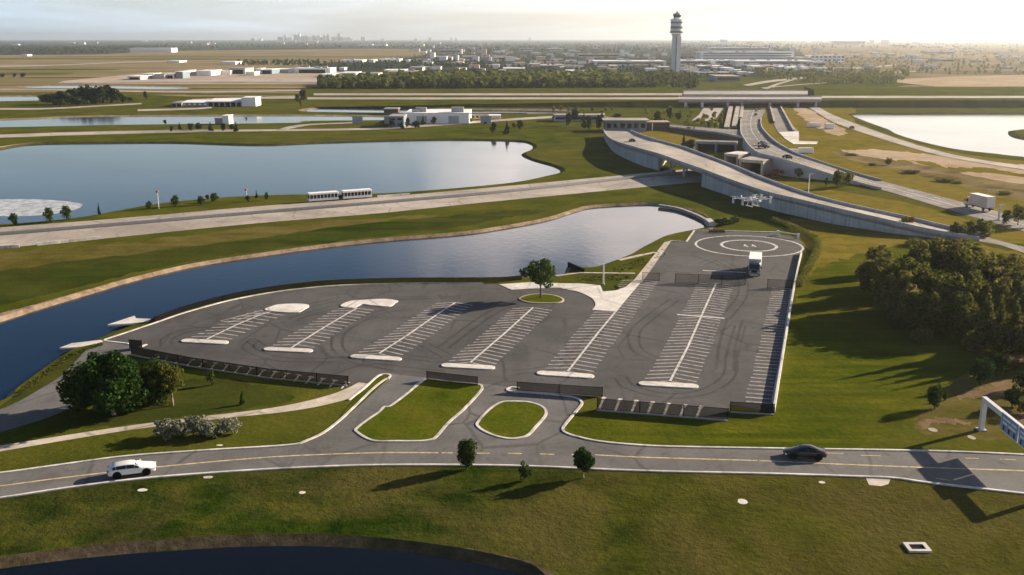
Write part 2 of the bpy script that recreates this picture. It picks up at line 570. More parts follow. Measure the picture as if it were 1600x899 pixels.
def sheet(name, poly, z, mat, kind='structure'):
    """flat polygon sheet, concave allowed"""
    p2 = [Vector((p[0], p[1])) for p in poly]
    n = len(p2)
    vv, _, ff, *_ = delaunay_2d_cdt(p2, [], [tuple(range(n))], 1, 1e-4)
    vs = [(v.x, v.y, z) for v in vv]
    fs = []
    for f in ff:
        a, b, c = (Vector(vs[i]) for i in f[:3])
        fs.append(tuple(f) if (b - a).cross(c - a).z > 0 else tuple(reversed(f)))
    o = mobj(name, vs, fs, mat)
    if kind:
        o['kind'] = kind
    return o


def strip_geo(A, B, n=None):
    n = n or max(len(A), len(B))
    A, B = resample(A, n), resample(B, n)
    vs = A + B
    fs = []
    for i in range(n - 1):
        f = (i, i + 1, n + i + 1, n + i)
        a, b, c = vs[f[0]], vs[f[1]], vs[f[2]]
        fs.append(f if (b - a).cross(c - a).z > 0 else tuple(reversed(f)))
    return vs, fs


def strip(name, A, B, mat, n=40, kind='structure', dz=0.0):
    vs, fs = strip_geo(A, B, n)
    o = mobj(name, [v + Vector((0, 0, dz)) for v in vs], fs, mat)
    if kind:
        o['kind'] = kind
    return o


def side_of(path, i):
    a, b = path[max(0, i - 1)], path[min(len(path) - 1, i + 1)]
    d = (b - a)
    d.z = 0
    d.normalize()
    return Vector((-d.y, d.x, 0))


def sweep(mb, path, w_, z0, z1, off=0.0):
    """rectangular section swept along a path (kerb, parapet)"""
    n = len(path)
    vs = []
    for i, p in enumerate(path):
        s = side_of(path, i)
        for o_, z in ((off - w_ / 2, z0), (off + w_ / 2, z0), (off + w_ / 2, z1), (off - w_ / 2, z1)):
            vs.append(p + s * o_ + Vector((0, 0, z)))
    fs = []
    for i in range(n - 1):
        for k in range(4):
            a, b = i * 4 + k, i * 4 + (k + 1) % 4
            fs.append((a, b, b + 4, a + 4))
    fs += [(3, 2, 1, 0), tuple((n - 1) * 4 + k for k in range(4))]
    return mb.add(vs, fs)


def line_geo(mb, path, w_, z):
    n = len(path)
    vs = []
    for i, p in enumerate(path):
        s = side_of(path, i) * w_ / 2
        vs += [Vector((p.x - s.x, p.y - s.y, z)), Vector((p.x + s.x, p.y + s.y, z))]
    return mb.add(vs, [(2 * i + 1, 2 * i, 2 * i + 2, 2 * i + 3) for i in range(n - 1)])


ORD = 'first second third fourth fifth sixth seventh eighth ninth tenth eleventh twelfth thirteenth fourteenth fifteenth sixteenth seventeenth eighteenth nineteenth twentieth'.split()


def nth(i):
    if i < 20:
        return ORD[i]
    i += 1
    return f"{i}{'th' if 10 < i % 100 < 14 else {1: 'st', 2: 'nd', 3: 'rd'}.get(i % 10, 'th')}"


# ------------------------------------------------------------------ ground with ponds cut in
PONDS = {}


def offset(poly, d):
    n = len(poly)
    area = sum(poly[i].x * poly[(i + 1) % n].y - poly[(i + 1) % n].x * poly[i].y for i in range(n))
    sgn = 1 if area > 0 else -1
    out = []
    for i, p in enumerate(poly):
        a, b = poly[i - 1], poly[(i + 1) % n]
        t = (b - a).normalized()
        nrm = Vector((t.y, -t.x)) * sgn          # outward
        out.append(p + nrm * d)
    return out


def pond(name, px, wmat, bank, sub=9, bank_mat='shore', ztop=0.0):
    zw = -0.6
    wl = [Vector((p.x, p.y)) for p in crom(GP(px, zw), sub, True)]
    rng = random.Random(len(px) * 17)
    wl = [p + Vector((rng.uniform(-.02, .02), rng.uniform(-.02, .02))) * min(3, bank) for p in wl]
    PONDS[name] = (wl, offset(wl, bank * 0.6), offset(wl, -bank * 0.4), wmat, bank_mat)


pond('lake_water', [(-420, 262), (-90, 246), (0, 234), (50, 226.5), (150, 224.5), (270, 224), (400, 227.5), (500, 224), (600, 221), (700, 219.5), (800, 221), (828, 226), (833, 233), (816, 242), (830, 251), (858, 259), (875, 266), (874, 271), (850, 277), (800, 287), (700, 297), (580, 305), (470, 306), (400, 308), (330, 312), (250, 320), (200, 328), (130, 341), (60, 349), (0, 353), (-90, 360), (-420, 385)], 'water_lake', 2.4, bank_mat='bank_grass')
pond('canal_water', [(-420, 612), (-90, 527), (0, 503), (60, 484), (150, 457), (200, 442), (300, 418), (400, 402), (500, 388), (600, 377), (700, 369), (760, 362), (850, 346), (900, 331), (925, 325), (975, 321.5), (1025, 321), (1075, 331), (1104, 345), (1105, 356), (1042, 370), (1015, 382), (1000, 390), (985, 399), (955, 411), (922, 421), (890, 417), (872, 434), (780, 437), (640, 438), (500, 442), (420, 453), (340, 469), (290, 484), (240, 500), (200, 514), (150, 533), (120, 545), (90, 562), (50, 590), (20, 612), (0, 630), (-90, 660), (-420, 764)], 'water_canal', 1.3)
pond('pond_water', [(-420, 960), (-90, 899), (0, 887), (100, 874), (200, 864), (300, 857), (400, 852), (500, 852), (600, 858), (700, 871), (780, 887), (830, 905), (850, 960), (800, 1100), (-420, 1300)], 'water_dark', 1.5, bank_mat='mud_shore')
pond('sunlit_lake_water', [(1335, 179.2), (1420, 178.6), (1600, 178), (1720, 178), (1720, 198), (1600, 203), (1577, 207.5), (1600, 219), (1720, 226), (1720, 256), (1600, 246.5), (1560, 242), (1500, 235), (1440, 222), (1400, 210), (1385, 202), (1347, 188)], 'water_lake', 4, bank_mat='bank_grass', sub=4)
pond('runway_pond_water', [(1410, 137), (1440, 135), (1480, 141), (1503, 148), (1445, 149.3), (1418, 143.5)], 'water_lake', 8, sub=4)
pond('marsh_pond_water', [(-60, 191), (60, 186), (160, 182.5), (480, 181.5), (640, 184), (650, 188), (480, 190), (460, 193), (200, 196), (100, 198), (0, 200), (-60, 200)], 'water_lake', 6, sub=4)
pond('meadow_pond_water', [(478, 175), (510, 168.5), (600, 168), (730, 171.5), (882, 173.5), (868, 178), (730, 178.5), (600, 177)], 'water_lake', 6, sub=4)
pond('field_pond_water', [(-60, 152), (55, 151), (66, 154), (58, 158), (-60, 158.6)], 'water_lake', 8, sub=4)
pond('strip_pond_water', [(40, 135.5), (120, 134), (285, 136.5), (275, 140), (190, 139), (60, 138)], 'water_lake', 10, sub=4)

ZONES = []           # (polygon, material); later ones win


def zone(px, mat, jit=2.0, sub=4, smooth=True, seed=1):
    rng = random.Random(seed + len(px) * 31)
    w_ = GP([(p.x, max(p.y, 62.2)) for p in crom([Vector(p) for p in px], sub, True)]) if smooth else GP(px)
    out = []
    for i, p in enumerate(w_):
        q = w_[(i + 1) % len(w_)]
        for t in (0, 0.5):
            c = p.lerp(q, t)
            dist = max(60, c.length)
            m = dist / FP * jit
            out.append(Vector((c.x + rng.uniform(-m, m) * 1.5, c.y + rng.uniform(-m, m) * min(6, dist / 44))))
    ZONES.append((out, mat))


R0 = 26000.0
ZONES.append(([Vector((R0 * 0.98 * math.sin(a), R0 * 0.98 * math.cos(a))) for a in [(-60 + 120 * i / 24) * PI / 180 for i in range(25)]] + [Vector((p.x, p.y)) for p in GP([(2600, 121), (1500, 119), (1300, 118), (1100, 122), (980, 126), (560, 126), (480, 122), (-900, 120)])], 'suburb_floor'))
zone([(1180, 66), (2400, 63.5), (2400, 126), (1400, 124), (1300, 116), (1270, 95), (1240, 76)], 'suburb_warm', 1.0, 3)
zone([(-700, 87), (0, 86.5), (170, 84.5), (240, 80), (430, 78), (620, 76.5), (668, 82), (640, 90), (530, 97), (470, 104), (480, 118), (560, 128), (500, 145), (480, 150), (300, 151), (200, 147), (0, 147), (-700, 147)], 'field_tan', 0.4, 3, seed=3)
for k_, (x0, x1, y0, y1) in enumerate(((-200, 420, 91.5, 93.5), (120, 700, 87.5, 89), (-200, 180, 107.5, 110), (-200, 110, 113.5, 117.5), (40, 240, 120.5, 122.5), (-200, 500, 132.5, 134), (280, 500, 137.5, 139.5), (-200, 300, 144, 148), (300, 470, 146, 149))):
    zone([(x0, y0 + .6), (x0 * .5 + x1 * .5, y0), (x1, y0 + .8), (x1 - 30, y1), ((x0 + x1) / 2, y1 - .3), (x0, y1)], 'grass_dry' if k_ % 2 else 'grass_rough', 0.3, 3, seed=50 + k_)
zone([(90, 130), (180, 119), (260, 113), (480, 112), (650, 115), (645, 118), (560, 128), (480, 131), (300, 131)], 'apron', 0.3, 3)
zone([(1395, 124), (1700, 118), (1700, 154), (1560, 150), (1505, 146), (1470, 138), (1440, 133)], 'sand', 0.5, 3)
zone([(1190, 168), (1330, 168), (1335, 190), (1400, 214), (1480, 236), (1600, 252), (1760, 262), (1760, 420), (1620, 380), (1480, 326), (1400, 300), (1310, 272), (1245, 246), (1200, 214)], 'grass_gold', 1.0, 4, seed=5)
zone([(1240, 170), (1262, 170), (1288, 186), (1322, 205), (1310, 212), (1284, 204), (1262, 190)], 'sand', 1.6, 5, seed=6)
zone([(1316, 236), (1360, 234), (1420, 238), (1500, 247), (1600, 258), (1740, 268), (1740, 282), (1640, 274), (1580, 270), (1540, 262), (1480, 262), (1450, 252), (1400, 251), (1350, 244)], 'sand', 2.2, 5, seed=60)
zone([(1420, 252), (1480, 266), (1550, 274), (1610, 286), (1560, 284), (1480, 272)], 'sand', 2.5, 4, seed=61)
zone([(1300, 236), (1360, 246), (1440, 258), (1540, 274), (1620, 290), (1620, 318), (1560, 304), (1480, 286), (1400, 266), (1330, 250)], 'scrub', 1.6, 5, seed=7)
zone([(1500, 270), (1560, 272), (1640, 284), (1640, 292), (1560, 282)], 'sand', 1.0, 4, seed=8)
zone([(1225, 345), (1300, 356), (1400, 372), (1480, 378), (1560, 388), (1700, 420), (1700, 600), (1500, 640), (1400, 668), (1340, 696), (1200, 700), (1000, 694), (930, 688), (885, 668), (930, 640), (1130, 655), (1205, 640), (1235, 500), (1262, 380)], 'grass_lawn', 1.5, 5, seed=9)
zone([(1640, 556), (1560, 566), (1500, 586), (1470, 612), (1430, 650), (1440, 676), (1520, 684), (1640, 690), (1760, 690), (1760, 560)], 'grass_dry', 3.0, 4, seed=10)
zone([(1610, 592), (1560, 600), (1520, 612), (1496, 622), (1530, 622), (1580, 616), (1640, 612)], 'dirt', 3.0, 4, seed=40)
zone([(1435, 664), (1442, 656), (1470, 652), (1500, 656), (1520, 664), (1490, 662), (1460, 662), (1446, 672)], 'dirt', 2.0, 4, seed=41)
zone([(1640, 640), (1590, 646), (1560, 660), (1600, 664), (1640, 660)], 'dirt', 2.0, 4, seed=42)
zone([(1540, 560), (1600, 552), (1680, 556), (1680, 566), (1600, 566)], 'dirt', 2.0, 4, seed=43)
zone([(1000, 207), (1080, 204), (1160, 208), (1190, 230), (1250, 282), (1320, 300), (1420, 318), (1520, 346), (1620, 380), (1540, 374), (1420, 346), (1300, 322), (1180, 280), (1080, 238), (1030, 222)], 'grass_gold', 1.0, 4, seed=44)
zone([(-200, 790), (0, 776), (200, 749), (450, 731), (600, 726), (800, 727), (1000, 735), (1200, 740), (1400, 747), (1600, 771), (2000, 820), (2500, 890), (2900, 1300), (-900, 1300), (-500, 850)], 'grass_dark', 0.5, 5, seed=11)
zone([(-200, 410), (0, 396), (160, 382), (400, 356), (600, 340), (700, 336), (560, 350), (400, 372), (200, 398), (60, 420), (-200, 470)], 'grass_dry', 2.0, 5, seed=12)
zone([(-200, 470), (0, 424), (200, 398), (400, 372), (560, 352), (700, 338), (800, 330), (860, 328), (800, 340), (690, 358), (560, 374), (400, 392), (250, 418), (100, 454), (0, 478), (-200, 540)], 'grass_deep', 2.0, 5, seed=32)
zone([(120, 655), (250, 605), (330, 590), (420, 606), (460, 626), (380, 640), (300, 650), (160, 668)], 'grass_deep', 3.0, 5, seed=33)
zone([(-60, 676), (0, 634), (40, 606), (90, 566), (125, 547), (158, 536), (146, 545), (120, 566), (92, 590), (58, 612), (20, 634), (-40, 656)], 'grass_deep', 1.0, 4, seed=34)
zone([(1225, 344), (1330, 354), (1480, 378), (1560, 388), (1640, 410), (1600, 420), (1500, 388), (1400, 384), (1330, 400), (1280, 420), (1258, 430), (1270, 396)], 'grass_gold', 4.0, 4, seed=35)
# narrow sandy shores
zone([(-90, 512), (0, 490), (60, 474), (150, 449), (200, 435), (300, 413), (400, 399), (500, 385), (600, 374), (700, 366.5), (760, 360), (850, 344), (900, 329.5), (930, 322), (1000, 318.5), (1040, 319), (1090, 330), (1112, 344), (1115, 357), (1108, 358), (1098, 340), (1030, 326), (930, 330), (850, 350), (700, 372), (500, 391), (300, 421), (150, 460), (0, 507), (-90, 530)], 'shore', 0.6, 3, seed=13)
zone([(-300, 890), (-90, 881), (0, 870), (100, 857), (200, 848), (300, 841), (400, 836), (500, 836), (600, 841), (700, 853), (790, 868), (856, 890), (892, 945), (930, 1100), (700, 1330), (-500, 1330), (-460, 980)], 'mud_shore', 1.6, 4, seed=14)
zone([(-60, 240), (0, 229), (50, 223.5), (100, 224), (40, 232), (0, 240)], 'sand', 0.5, 3, seed=15)
zone([(400, 229), (500, 221.5), (600, 218.5), (560, 222), (470, 229)], 'sand', 0.5, 3, seed=16)

grass('grass_deep', (0.020, 0.034, 0.005), (0.040, 0.056, 0.008), (0.066, 0.076, 0.012), (0.09, 0.078, 0.022), 0.45, big=0.03, sc2=0.1, streak=(0.02, 0.2, 0.1), bstr=0.3)
grass('mud_shore', (0.045, 0.035, 0.020), (0.095, 0.072, 0.046), (0.16, 0.122, 0.085), (0.05, 0.05, 0.016), 0.6, big=0.12, sc2=0.6, bdist=0.25)
grass('bank_grass', (0.03, 0.035, 0.012), (0.06, 0.06, 0.022), (0.11, 0.09, 0.04), (0.15, 0.11, 0.06), 0.5, sc2=0.3)


def inside(poly, pts):
    """even-odd test of many points against one polygon"""
    P = np.array([(p[0], p[1]) for p in poly])
    Q = np.roll(P, -1, 0)
    res = np.zeros(len(pts), bool)
    x, y = pts[:, 0], pts[:, 1]
    for (x0, y0), (x1, y1) in zip(P, Q):
        if y0 == y1:
            continue
        c = (y0 > y) != (y1 > y)
        res ^= c & (x < (x1 - x0) * (y - y0) / (y1 - y0) + x0)
    return res


def build_ground():
    V, E, polys = [], [], []

    def addp(poly, m_):
        b, n = len(V), len(poly)
        V.extend(Vector((p[0], p[1])) for p in poly)
        E.extend((b + i, b + (i + 1) % n) for i in range(n))
        polys.append((poly, m_))

    addp([Vector((R0 * math.cos(2 * PI * i / 96), R0 * math.sin(2 * PI * i / 96))) for i in range(96)], ('base', 'grass_rough'))
    for z_, m_ in ZONES:
        addp(z_, ('zone', m_))
    for nme, (wl, ro, ri, wm, bm_) in PONDS.items():
        addp(ro, ('bank', bm_))
        addp(ri, ('bed', bm_))
    vv, _, ff, *_ = delaunay_2d_cdt(V, E, [], 0, 1e-3)
    va = np.array([(v.x, v.y) for v in vv])
    fa = np.array([f[:3] for f in ff])
    cen = va[fa].mean(1)
    mats, mi = [], np.zeros(len(fa), int)
    bed = np.zeros(len(fa), bool)
    for poly, (kd, m_) in polys:
        q = inside(poly, cen)
        if m_ not in mats:
            mats.append(m_)
        mi[q] = mats.index(m_)
        if kd == 'bed':
            bed |= q
    zz = [0.0] * len(vv)
    for i in np.unique(fa[bed]):
        zz[i] = -0.8

    def edge_dist(p, poly):
        P = np.array([(q[0], q[1]) for q in poly])
        D = np.roll(P, -1, 0) - P
        t = np.clip(((p - P) * D).sum(1) / np.maximum((D * D).sum(1), 1e-9), 0, 1)
        return np.sqrt((((P + D * t[:, None]) - p) ** 2).sum(1)).min()

    for nme, (wl, ro, ri, wm, bm_) in PONDS.items():       # points of other outlines lying on a bank follow its slope
        for i in np.nonzero(inside(ro, va) & ~inside(ri, va))[0]:
            if zz[i] == 0.0:
                a_, b_ = edge_dist(va[i], ro), edge_dist(va[i], ri)
                zz[i] = -0.8 * a_ / max(1e-6, a_ + b_)
    faces = []
    for f in fa:
        a, b, c = va[f[0]], va[f[1]], va[f[2]]
        cr = (b[0] - a[0]) * (c[1] - a[1]) - (b[1] - a[1]) * (c[0] - a[0])
        faces.append(tuple(int(i) for i in (f if cr > 0 else f[::-1])))
    mi = [int(i) for i in mi]
    o = mobj('ground', [(v.x, v.y, z) for v, z in zip(vv, zz)], faces, mats, mi=mi)
    o['kind'] = 'structure'
    for nme, (wl, ro, ri, wm, bm_) in PONDS.items():
        sheet(nme, ro, -0.6, wm)


build_ground()

# ------------------------------------------------------------------ foreground road
Z1, Z2, Z3, Z4 = 0.02, 0.032, 0.044, 0.052
top_e = spx([(-420, 786), (-120, 751), (0, 740), (100, 726.5), (200, 713.5), (330, 704), (450, 696.5), (560, 695), (700, 694), (880, 693), (1000, 697), (1200, 701.5), (1400, 704.5), (1500, 707), (1600, 711.5), (1760, 720), (2000, 734), (2400, 760)])
bot_e = spx([(-420, 845), (-120, 795), (0, 779), (100, 764), (200, 751), (300, 742), (450, 732.5), (600, 727.5), (800, 728.5), (1000, 736.5), (1200, 741), (1330, 745), (1400, 748), (1450, 755), (1600, 772), (1760, 791), (2000, 822), (2400, 878)])
strip('road', top_e, bot_e, 'asphalt_road', 80, dz=Z2)
cl_ = spx([(-420, 815), (-120, 773), (0, 760), (100, 747), (240, 731), (400, 716.5), (500, 711), (600, 708), (685, 708.3)])
cr_ = spx([(930, 711.5), (1000, 715), (1100, 718), (1200, 721), (1300, 725.5), (1400, 729.5), (1500, 733), (1600, 736.5), (1760, 745), (2000, 761), (2400, 796)])
mk = MB()
line_geo(mk, cl_, 0.26, Z3)
line_geo(mk, cr_, 0.26, Z3)
for a, b in (((690, 708.3), (708, 708.5)), ((745, 708.8), (765, 709)), ((794, 709), (815, 709.5)), ((844, 710), (866, 710.8)), ((893, 711), (915, 711.5))):
    line_geo(mk, GP([a, b]), 0.24, Z3)
for a, b in (((1345, 712.3), (1376, 713)), ((1508, 716.5), (1529, 717)), ((1562, 718.3), (1587, 719)), ((1462, 748), (1484, 751.5)), ((1290, 708.5), (1318, 709.5))):
    line_geo(mk, GP([a, b]), 0.16, Z3)
mk.build('centre_line', 'paint_yellow')['kind'] = 'structure'


def kerb(name, path, w_=0.32, h_=0.13, mat='kerb_paint', z0=-0.1):
    mb = MB()
    sweep(mb, path, w_, z0, h_)
    o = mb.build(name, mat)
    o['kind'] = 'structure'
    return o


def part_path(px, sub=5):
    return spx(px, sub)


kerb('kerb', part_path([(-420, 786), (-120, 751), (0, 740), (100, 726.5), (200, 713.5), (330, 704), (450, 696.5), (480, 689), (510, 674), (545, 645), (580, 611), (597, 597), (606, 592)]))
kerb('kerb', part_path([(2400, 760), (2000, 734), (1760, 720), (1600, 711.5), (1500, 707), (1400, 704.5), (1200, 701.5), (1060, 699), (1000, 696.5), (940, 691), (905, 684), (884, 677), (880, 669), (893, 652), (908, 634), (908, 628), (898, 622), (870, 618), (820, 614), (797, 612), (793, 609), (800, 606), (812, 607)]))
kerb('kerb', part_path([(-420, 845), (-120, 795), (0, 779), (100, 764), (200, 751), (300, 742), (450, 732.5), (600, 727.5), (800, 728.5), (1000, 736.5), (1200, 741), (1330, 745), (1400, 748), (1450, 755), (1600, 772), (1760, 791), (2000, 822), (2400, 878)]), 0.3)

# entry drives between the road and the car park
sheet('entry_drive', GP([(440, 700), (480, 690), (510, 675), (545, 646), (580, 612), (600, 594), (612, 585), (660, 590), (755, 600), (800, 606), (812, 612), (870, 618), (898, 622), (908, 628), (908, 634), (893, 652), (880, 669), (884, 677), (905, 684), (940, 691), (1000, 699), (700, 700)]), Z1 + 0.004, 'asphalt_road')


def island(px, h_=0.11, grass_m='grass_island', sub=4, kw=0.34, smooth=True):
    path = crom(GP(px), sub, True) if smooth else GP(px)
    s = sheet('lawn', path, h_ - 0.03, grass_m)
    kerb('kerb', path + [path[0]], kw, h_)
    return s


island([(557, 675), (559, 669), (573, 658), (592, 645), (600, 637), (608, 636), (618, 630), (640, 613), (664, 594), (700, 597), (745, 601), (753, 605), (750, 613), (725, 640), (700, 662), (682, 683), (672, 688), (655, 690), (618, 690), (582, 689)])
island([(746, 666), (747, 660), (757, 648), (771, 636), (785, 629), (800, 628), (825, 629), (845, 635), (853, 643), (851, 652), (838, 667), (826, 680), (812, 685), (795, 686), (775, 682), (756, 674)])
sheet('lawn', crom(GP([(560, 618), (572, 608), (590, 591), (600, 587), (611, 588), (606, 594), (585, 613), (560, 636), (545, 648), (535, 648)]), 3, True), 0.06, 'grass_island')
kerb('kerb', spx([(545, 626), (560, 614), (575, 602), (590, 589), (600, 585.5), (610, 587), (606, 593)], 4), 0.3, 0.13)

# footpath curving down to the left
strip('path', spx([(560, 598), (545, 606), (520, 616), (480, 627), (430, 637), (370, 645), (300, 653), (200, 666), (100, 681), (0, 697), (-60, 707)]), spx([(583, 601), (566, 613), (540, 625), (490, 637), (430, 646), (370, 652), (300, 660), (200, 673), (100, 689), (0, 706), (-60, 716)]), 'path_concrete', 60, dz=Z1 + 0.01)

# ------------------------------------------------------------------ car park
front = [(205, 552), (300, 566), (420, 583), (545, 602), (575, 606), (612, 586), (664, 593), (752, 603), (798, 609), (812, 612), (870, 618), (905, 622), (940, 618), (936, 640), (1138, 657), (1140, 632), (1209, 645)]
right = [(1225, 545), (1239, 460), (1247, 420), (1254, 392), (1254, 380), (1246, 373), (1222, 368), (1215, 363.5)]
back = [(1085, 360.5), (1072, 378.5), (1047, 377), (1020, 412), (990, 450), (962, 487), (926, 484), (931, 476), (925, 466), (905, 457), (872, 450), (800, 453), (780, 445), (755, 443.5)]
canal_e = [(640, 443.5), (560, 445.5), (500, 449), (430, 457), (360, 470), (290, 489), (240, 506), (162, 532)]
lot_px = front + right + back + canal_e
sheet('car_park', GP(lot_px), Z1, 'asphalt_lot')
strip('access_road', spx([(164, 531), (140, 543), (120, 563), (95, 588), (60, 610), (20, 632), (-40, 655), (-140, 688), (-300, 738)]), spx([(222, 546), (205, 553), (175, 575), (150, 603), (120, 632), (70, 655), (0, 676), (-140, 722), (-300, 768)]), 'asphalt_road', 40, dz=Z1 + 0.012)

mk = MB()          # stall paint
sp = MB()          # spine paint
dark = MB()
rng = random.Random(3)


def row(bl, br, spine, yoff, n, wl=None, wr=None, skip=(), left=True, right_=True, jitter=0.0):
    """stall lines either side of a spine, from the near end bar to the far end"""
    P = GP(spine)
    L, Rr, C = G(*bl), G(*br), P[0]
    vl, vr = (L - C), (Rr - C)
    line_geo(sp, P, 0.34, Z3)
    pts = resample(P, n)
    for i, p in enumerate(pts):
        if i in skip:
            continue
        sc_ = 0.92 if i % 7 else 0.86
        for v, on in ((vl, left), (vr, right_)):
            if not on:
                continue
            k = rng.uniform(0.94, 1.0) * sc_
            line_geo(mk, [p + v * 0.06, p + v * k], 0.38, Z3 - 0.006)


row((284, 532), (356, 536), [(322, 531), (372, 507), (405, 493), (428, 486)], 0, 11)
row((413, 545), (488, 549), [(455, 544), (500, 516), (540, 492), (558, 482)], 0, 15)
row((548, 556), (627, 561), [(592, 553), (640, 522), (690, 487), (712, 473)], 0, 20)
row((690, 570), (773, 575), [(735, 567), (790, 520), (833, 481)], 0, 21)
row((841, 582), (928, 588), [(887, 581), (935, 520), (963, 486), (1001, 438)], 0, 34)
row((1000, 598), (1090, 604), [(1047, 596), (1075, 542), (1096, 494), (1119, 443)], 0, 36)
row((1158, 627), (1209, 632), [(1207, 631), (1223, 545), (1234, 470), (1237, 452)], 0, 40, right_=False)
# hatched end of the first row
for a, b in (((345, 502), (415, 484)), ((358, 504), (420, 487)), ((345, 502), (358, 504)), ((362, 498), (376, 499)), ((378, 494), (392, 495)), ((392, 490), (404, 491))):
    line_geo(mk, GP([a, b]), 0.3, Z3 - 0.003)
mk.build('stall_lines', 'paint_stall')['kind'] = 'structure'
sp.build('row_lines', 'paint_white')['kind'] = 'structure'

# short stalls along the front fences
mk = MB()
for i in range(17):
    x = 236 + i * 18.6
    y = 553.5 + i * 2.72
    line_geo(mk, GP([(x, y + 11), (x + 9, y)]), 0.25, Z3)
    line_geo(mk, GP([(x + 4, y), (x + 13, y + 1.4)]), 0.3, Z3 + 0.004)
for i in range(7):
    x, y = 942 + i * 25.3, 621 + i * 2.35
    line_geo(mk, GP([(x - 6, y + 19), (x + 1, y + 2)]), 0.3, Z3)
    line_geo(mk, GP([(x - 1, y + 4), (x + 3, y)]), 0.5, Z3 + 0.004)
mk.build('bay_lines', 'paint_white')['kind'] = 'structure'
mk = MB()
for a, b in (((1058, 492), (1132, 498)), ((1098, 423), (1166, 426.5))):
    line_geo(mk, GP([a, b]), 0.55, Z3 + 0.004)
mk.build('cross_lines', 'paint_white')['kind'] = 'structure'

# tyre marks
mk = MB()


def marks(px, w_=0.35, gap=1.6, sub=6):
    p = spx(px, sub)
    q = [a + side_of(p, i) * gap for i, a in enumerate(p)]
    line_geo(mk, p, w_, Z2 + rng.uniform(-.004, .002))
    line_geo(mk, q, w_, Z2 + rng.uniform(-.004, .002))


marks([(640, 478), (580, 490), (530, 515), (518, 535), (525, 552), (560, 570), (620, 579), (690, 586)], 0.45)
marks([(520, 468), (430, 486), (350, 508), (290, 515), (255, 528), (250, 540)], 0.5)
marks([(415, 540), (395, 530), (380, 546), (430, 564), (520, 566)], 0.4)
marks([(960, 590), (975, 606), (1030, 621), (1090, 620), (1130, 605), (1150, 585), (1153, 555), (1165, 510)], 0.42)
marks([(1147, 580), (1150, 540), (1160, 500)], 0.5, 2.4)
marks([(935, 505), (905, 540), (860, 570), (800, 580)], 0.4)
marks([(700, 545), (760, 500), (790, 482)], 0.5)
marks([(1030, 560), (1003, 545), (1000, 520), (1020, 500), (1060, 470)], 0.45)
marks([(720, 463), (640, 464), (560, 470), (470, 492), (450, 500)], 0.5)
marks([(1140, 500), (1168, 460), (1160, 425), (1120, 405), (1090, 412)], 0.4)
marks([(655, 540), (690, 560), (640, 555), (600, 548)], 0.35)
mk.build('tyre_marks', 'rubber_mark')['kind'] = 'structure'

# end islands of the rows
for i, (a, b) in enumerate((((284, 533), (356, 536.5)), ((413, 546), (488, 549.5)), ((548, 557.5), (627, 562.5)), ((690, 571.5), (773, 576)), ((839, 583.5), (928, 589.5)), ((998, 600), (1091, 605)))):
    A, B = G(*a), G(*b)
    d = (B - A).normalized()
    s = Vector((-d.y, d.x, 0)) * 0.85
    poly = []
    for c, sg in ((A, 1), (B, -1)):
        for k in range(9):
            t = PI / 2 + PI * k / 8
            poly.append(c + sg * (d * math.cos(t) * 0.85 + s * math.sin(t)) + sg * d * 0.8)
    mb = MB().prism(poly, -0.02, 0.16)
    o = mb.build('row_end_island', 'concrete_white', bevel=0.04)
    tag(o, f"long white kerb island closing the near end of the {nth(i)} stall row from left", 'kerb island', 'row end islands in the car park')
for px, lab in (([(415, 486), (425, 479.5), (440, 476.5), (470, 476), (483, 478.5), (476, 484), (461, 489.5)], 'white leaf shaped concrete island at the far end of the first stall row'),
                ([(532, 479), (548, 471.5), (575, 469.5), (600, 468.3), (621, 471), (618, 474), (608, 480), (580, 478), (566, 476.5), (552, 482)], 'white bent concrete island at the far end of the second stall row')):
    o = MB().prism(crom(GP(px), 4, True), -0.02, 0.15).build('concrete_island', 'concrete_white')
    tag(o, lab, 'concrete island')

# pale concrete walk
sheet('pavement', GP([(780, 445), (800, 453.5), (872, 450), (905, 457), (925, 466.5), (931, 476.5), (926, 485), (963, 487.5), (1002, 441), (1048, 377.5), (1039, 379), (1000, 430), (978, 449), (970, 452), (965, 454), (942, 456), (938, 446.5), (905, 443.5), (880, 443.5), (830, 441.5)]), 0.075, 'concrete_white')
sheet('pavement', GP([(1038, 379), (1049, 377), (1004, 441), (990, 447), (986, 444)]), 0.08, 'path_concrete')
kerb('kerb', GP([(780, 445), (800, 453.5)]) + spx([(800, 453.5), (872, 450), (905, 457), (925, 466.5), (931, 476.5), (926, 485)], 5)[1:], 0.2, 0.09, 'path_concrete')
kerb('kerb', GP([(1047, 377), (1072, 378.5), (1085, 360.5), (1150, 362), (1215, 363.5)]), 0.45, 0.16)
kerb('kerb', spx([(755, 443.5), (640, 443.5), (560, 445.5), (500, 449), (430, 457), (360, 470), (290, 489), (240, 506), (162, 532)], 5), 0.3, 0.14)
kerb('kerb', spx([(160, 534), (140, 538.5), (118, 543), (95, 544)], 4), 0.35, 0.1, 'concrete_white')
kerb('kerb', GP([(162, 533), (201, 537.5)]), 0.3, 0.1, 'concrete_white')
kerb('kerb', GP([(209, 547), (229, 539)]), 0.4, 0.12, 'concrete_white')
kerb('kerb', GP([(664, 594), (640, 613)]), 0.25, 0.12)

# helipad
hc = G(1170, 384.2)
hr = MPP(1170, 384.2) * 83
hy = (G(1170, 369.2) - G(1170, 401.2)).length / 2
mk = MB()


def ring(r, ry, w_, z):
    vs, fs = [], []
    n = 72
    for i in range(n):
        t = 2 * PI * i / n
        for k in (-w_ / 2, w_ / 2):
            vs.append((hc.x + (r + k) * math.cos(t), hc.y + (ry + k) * math.sin(t), z))
    for i in range(n):
        j = (i + 1) % n
        fs.append((2 * i, 2 * i + 1, 2 * j + 1, 2 * j))
    mk.add(vs, fs)


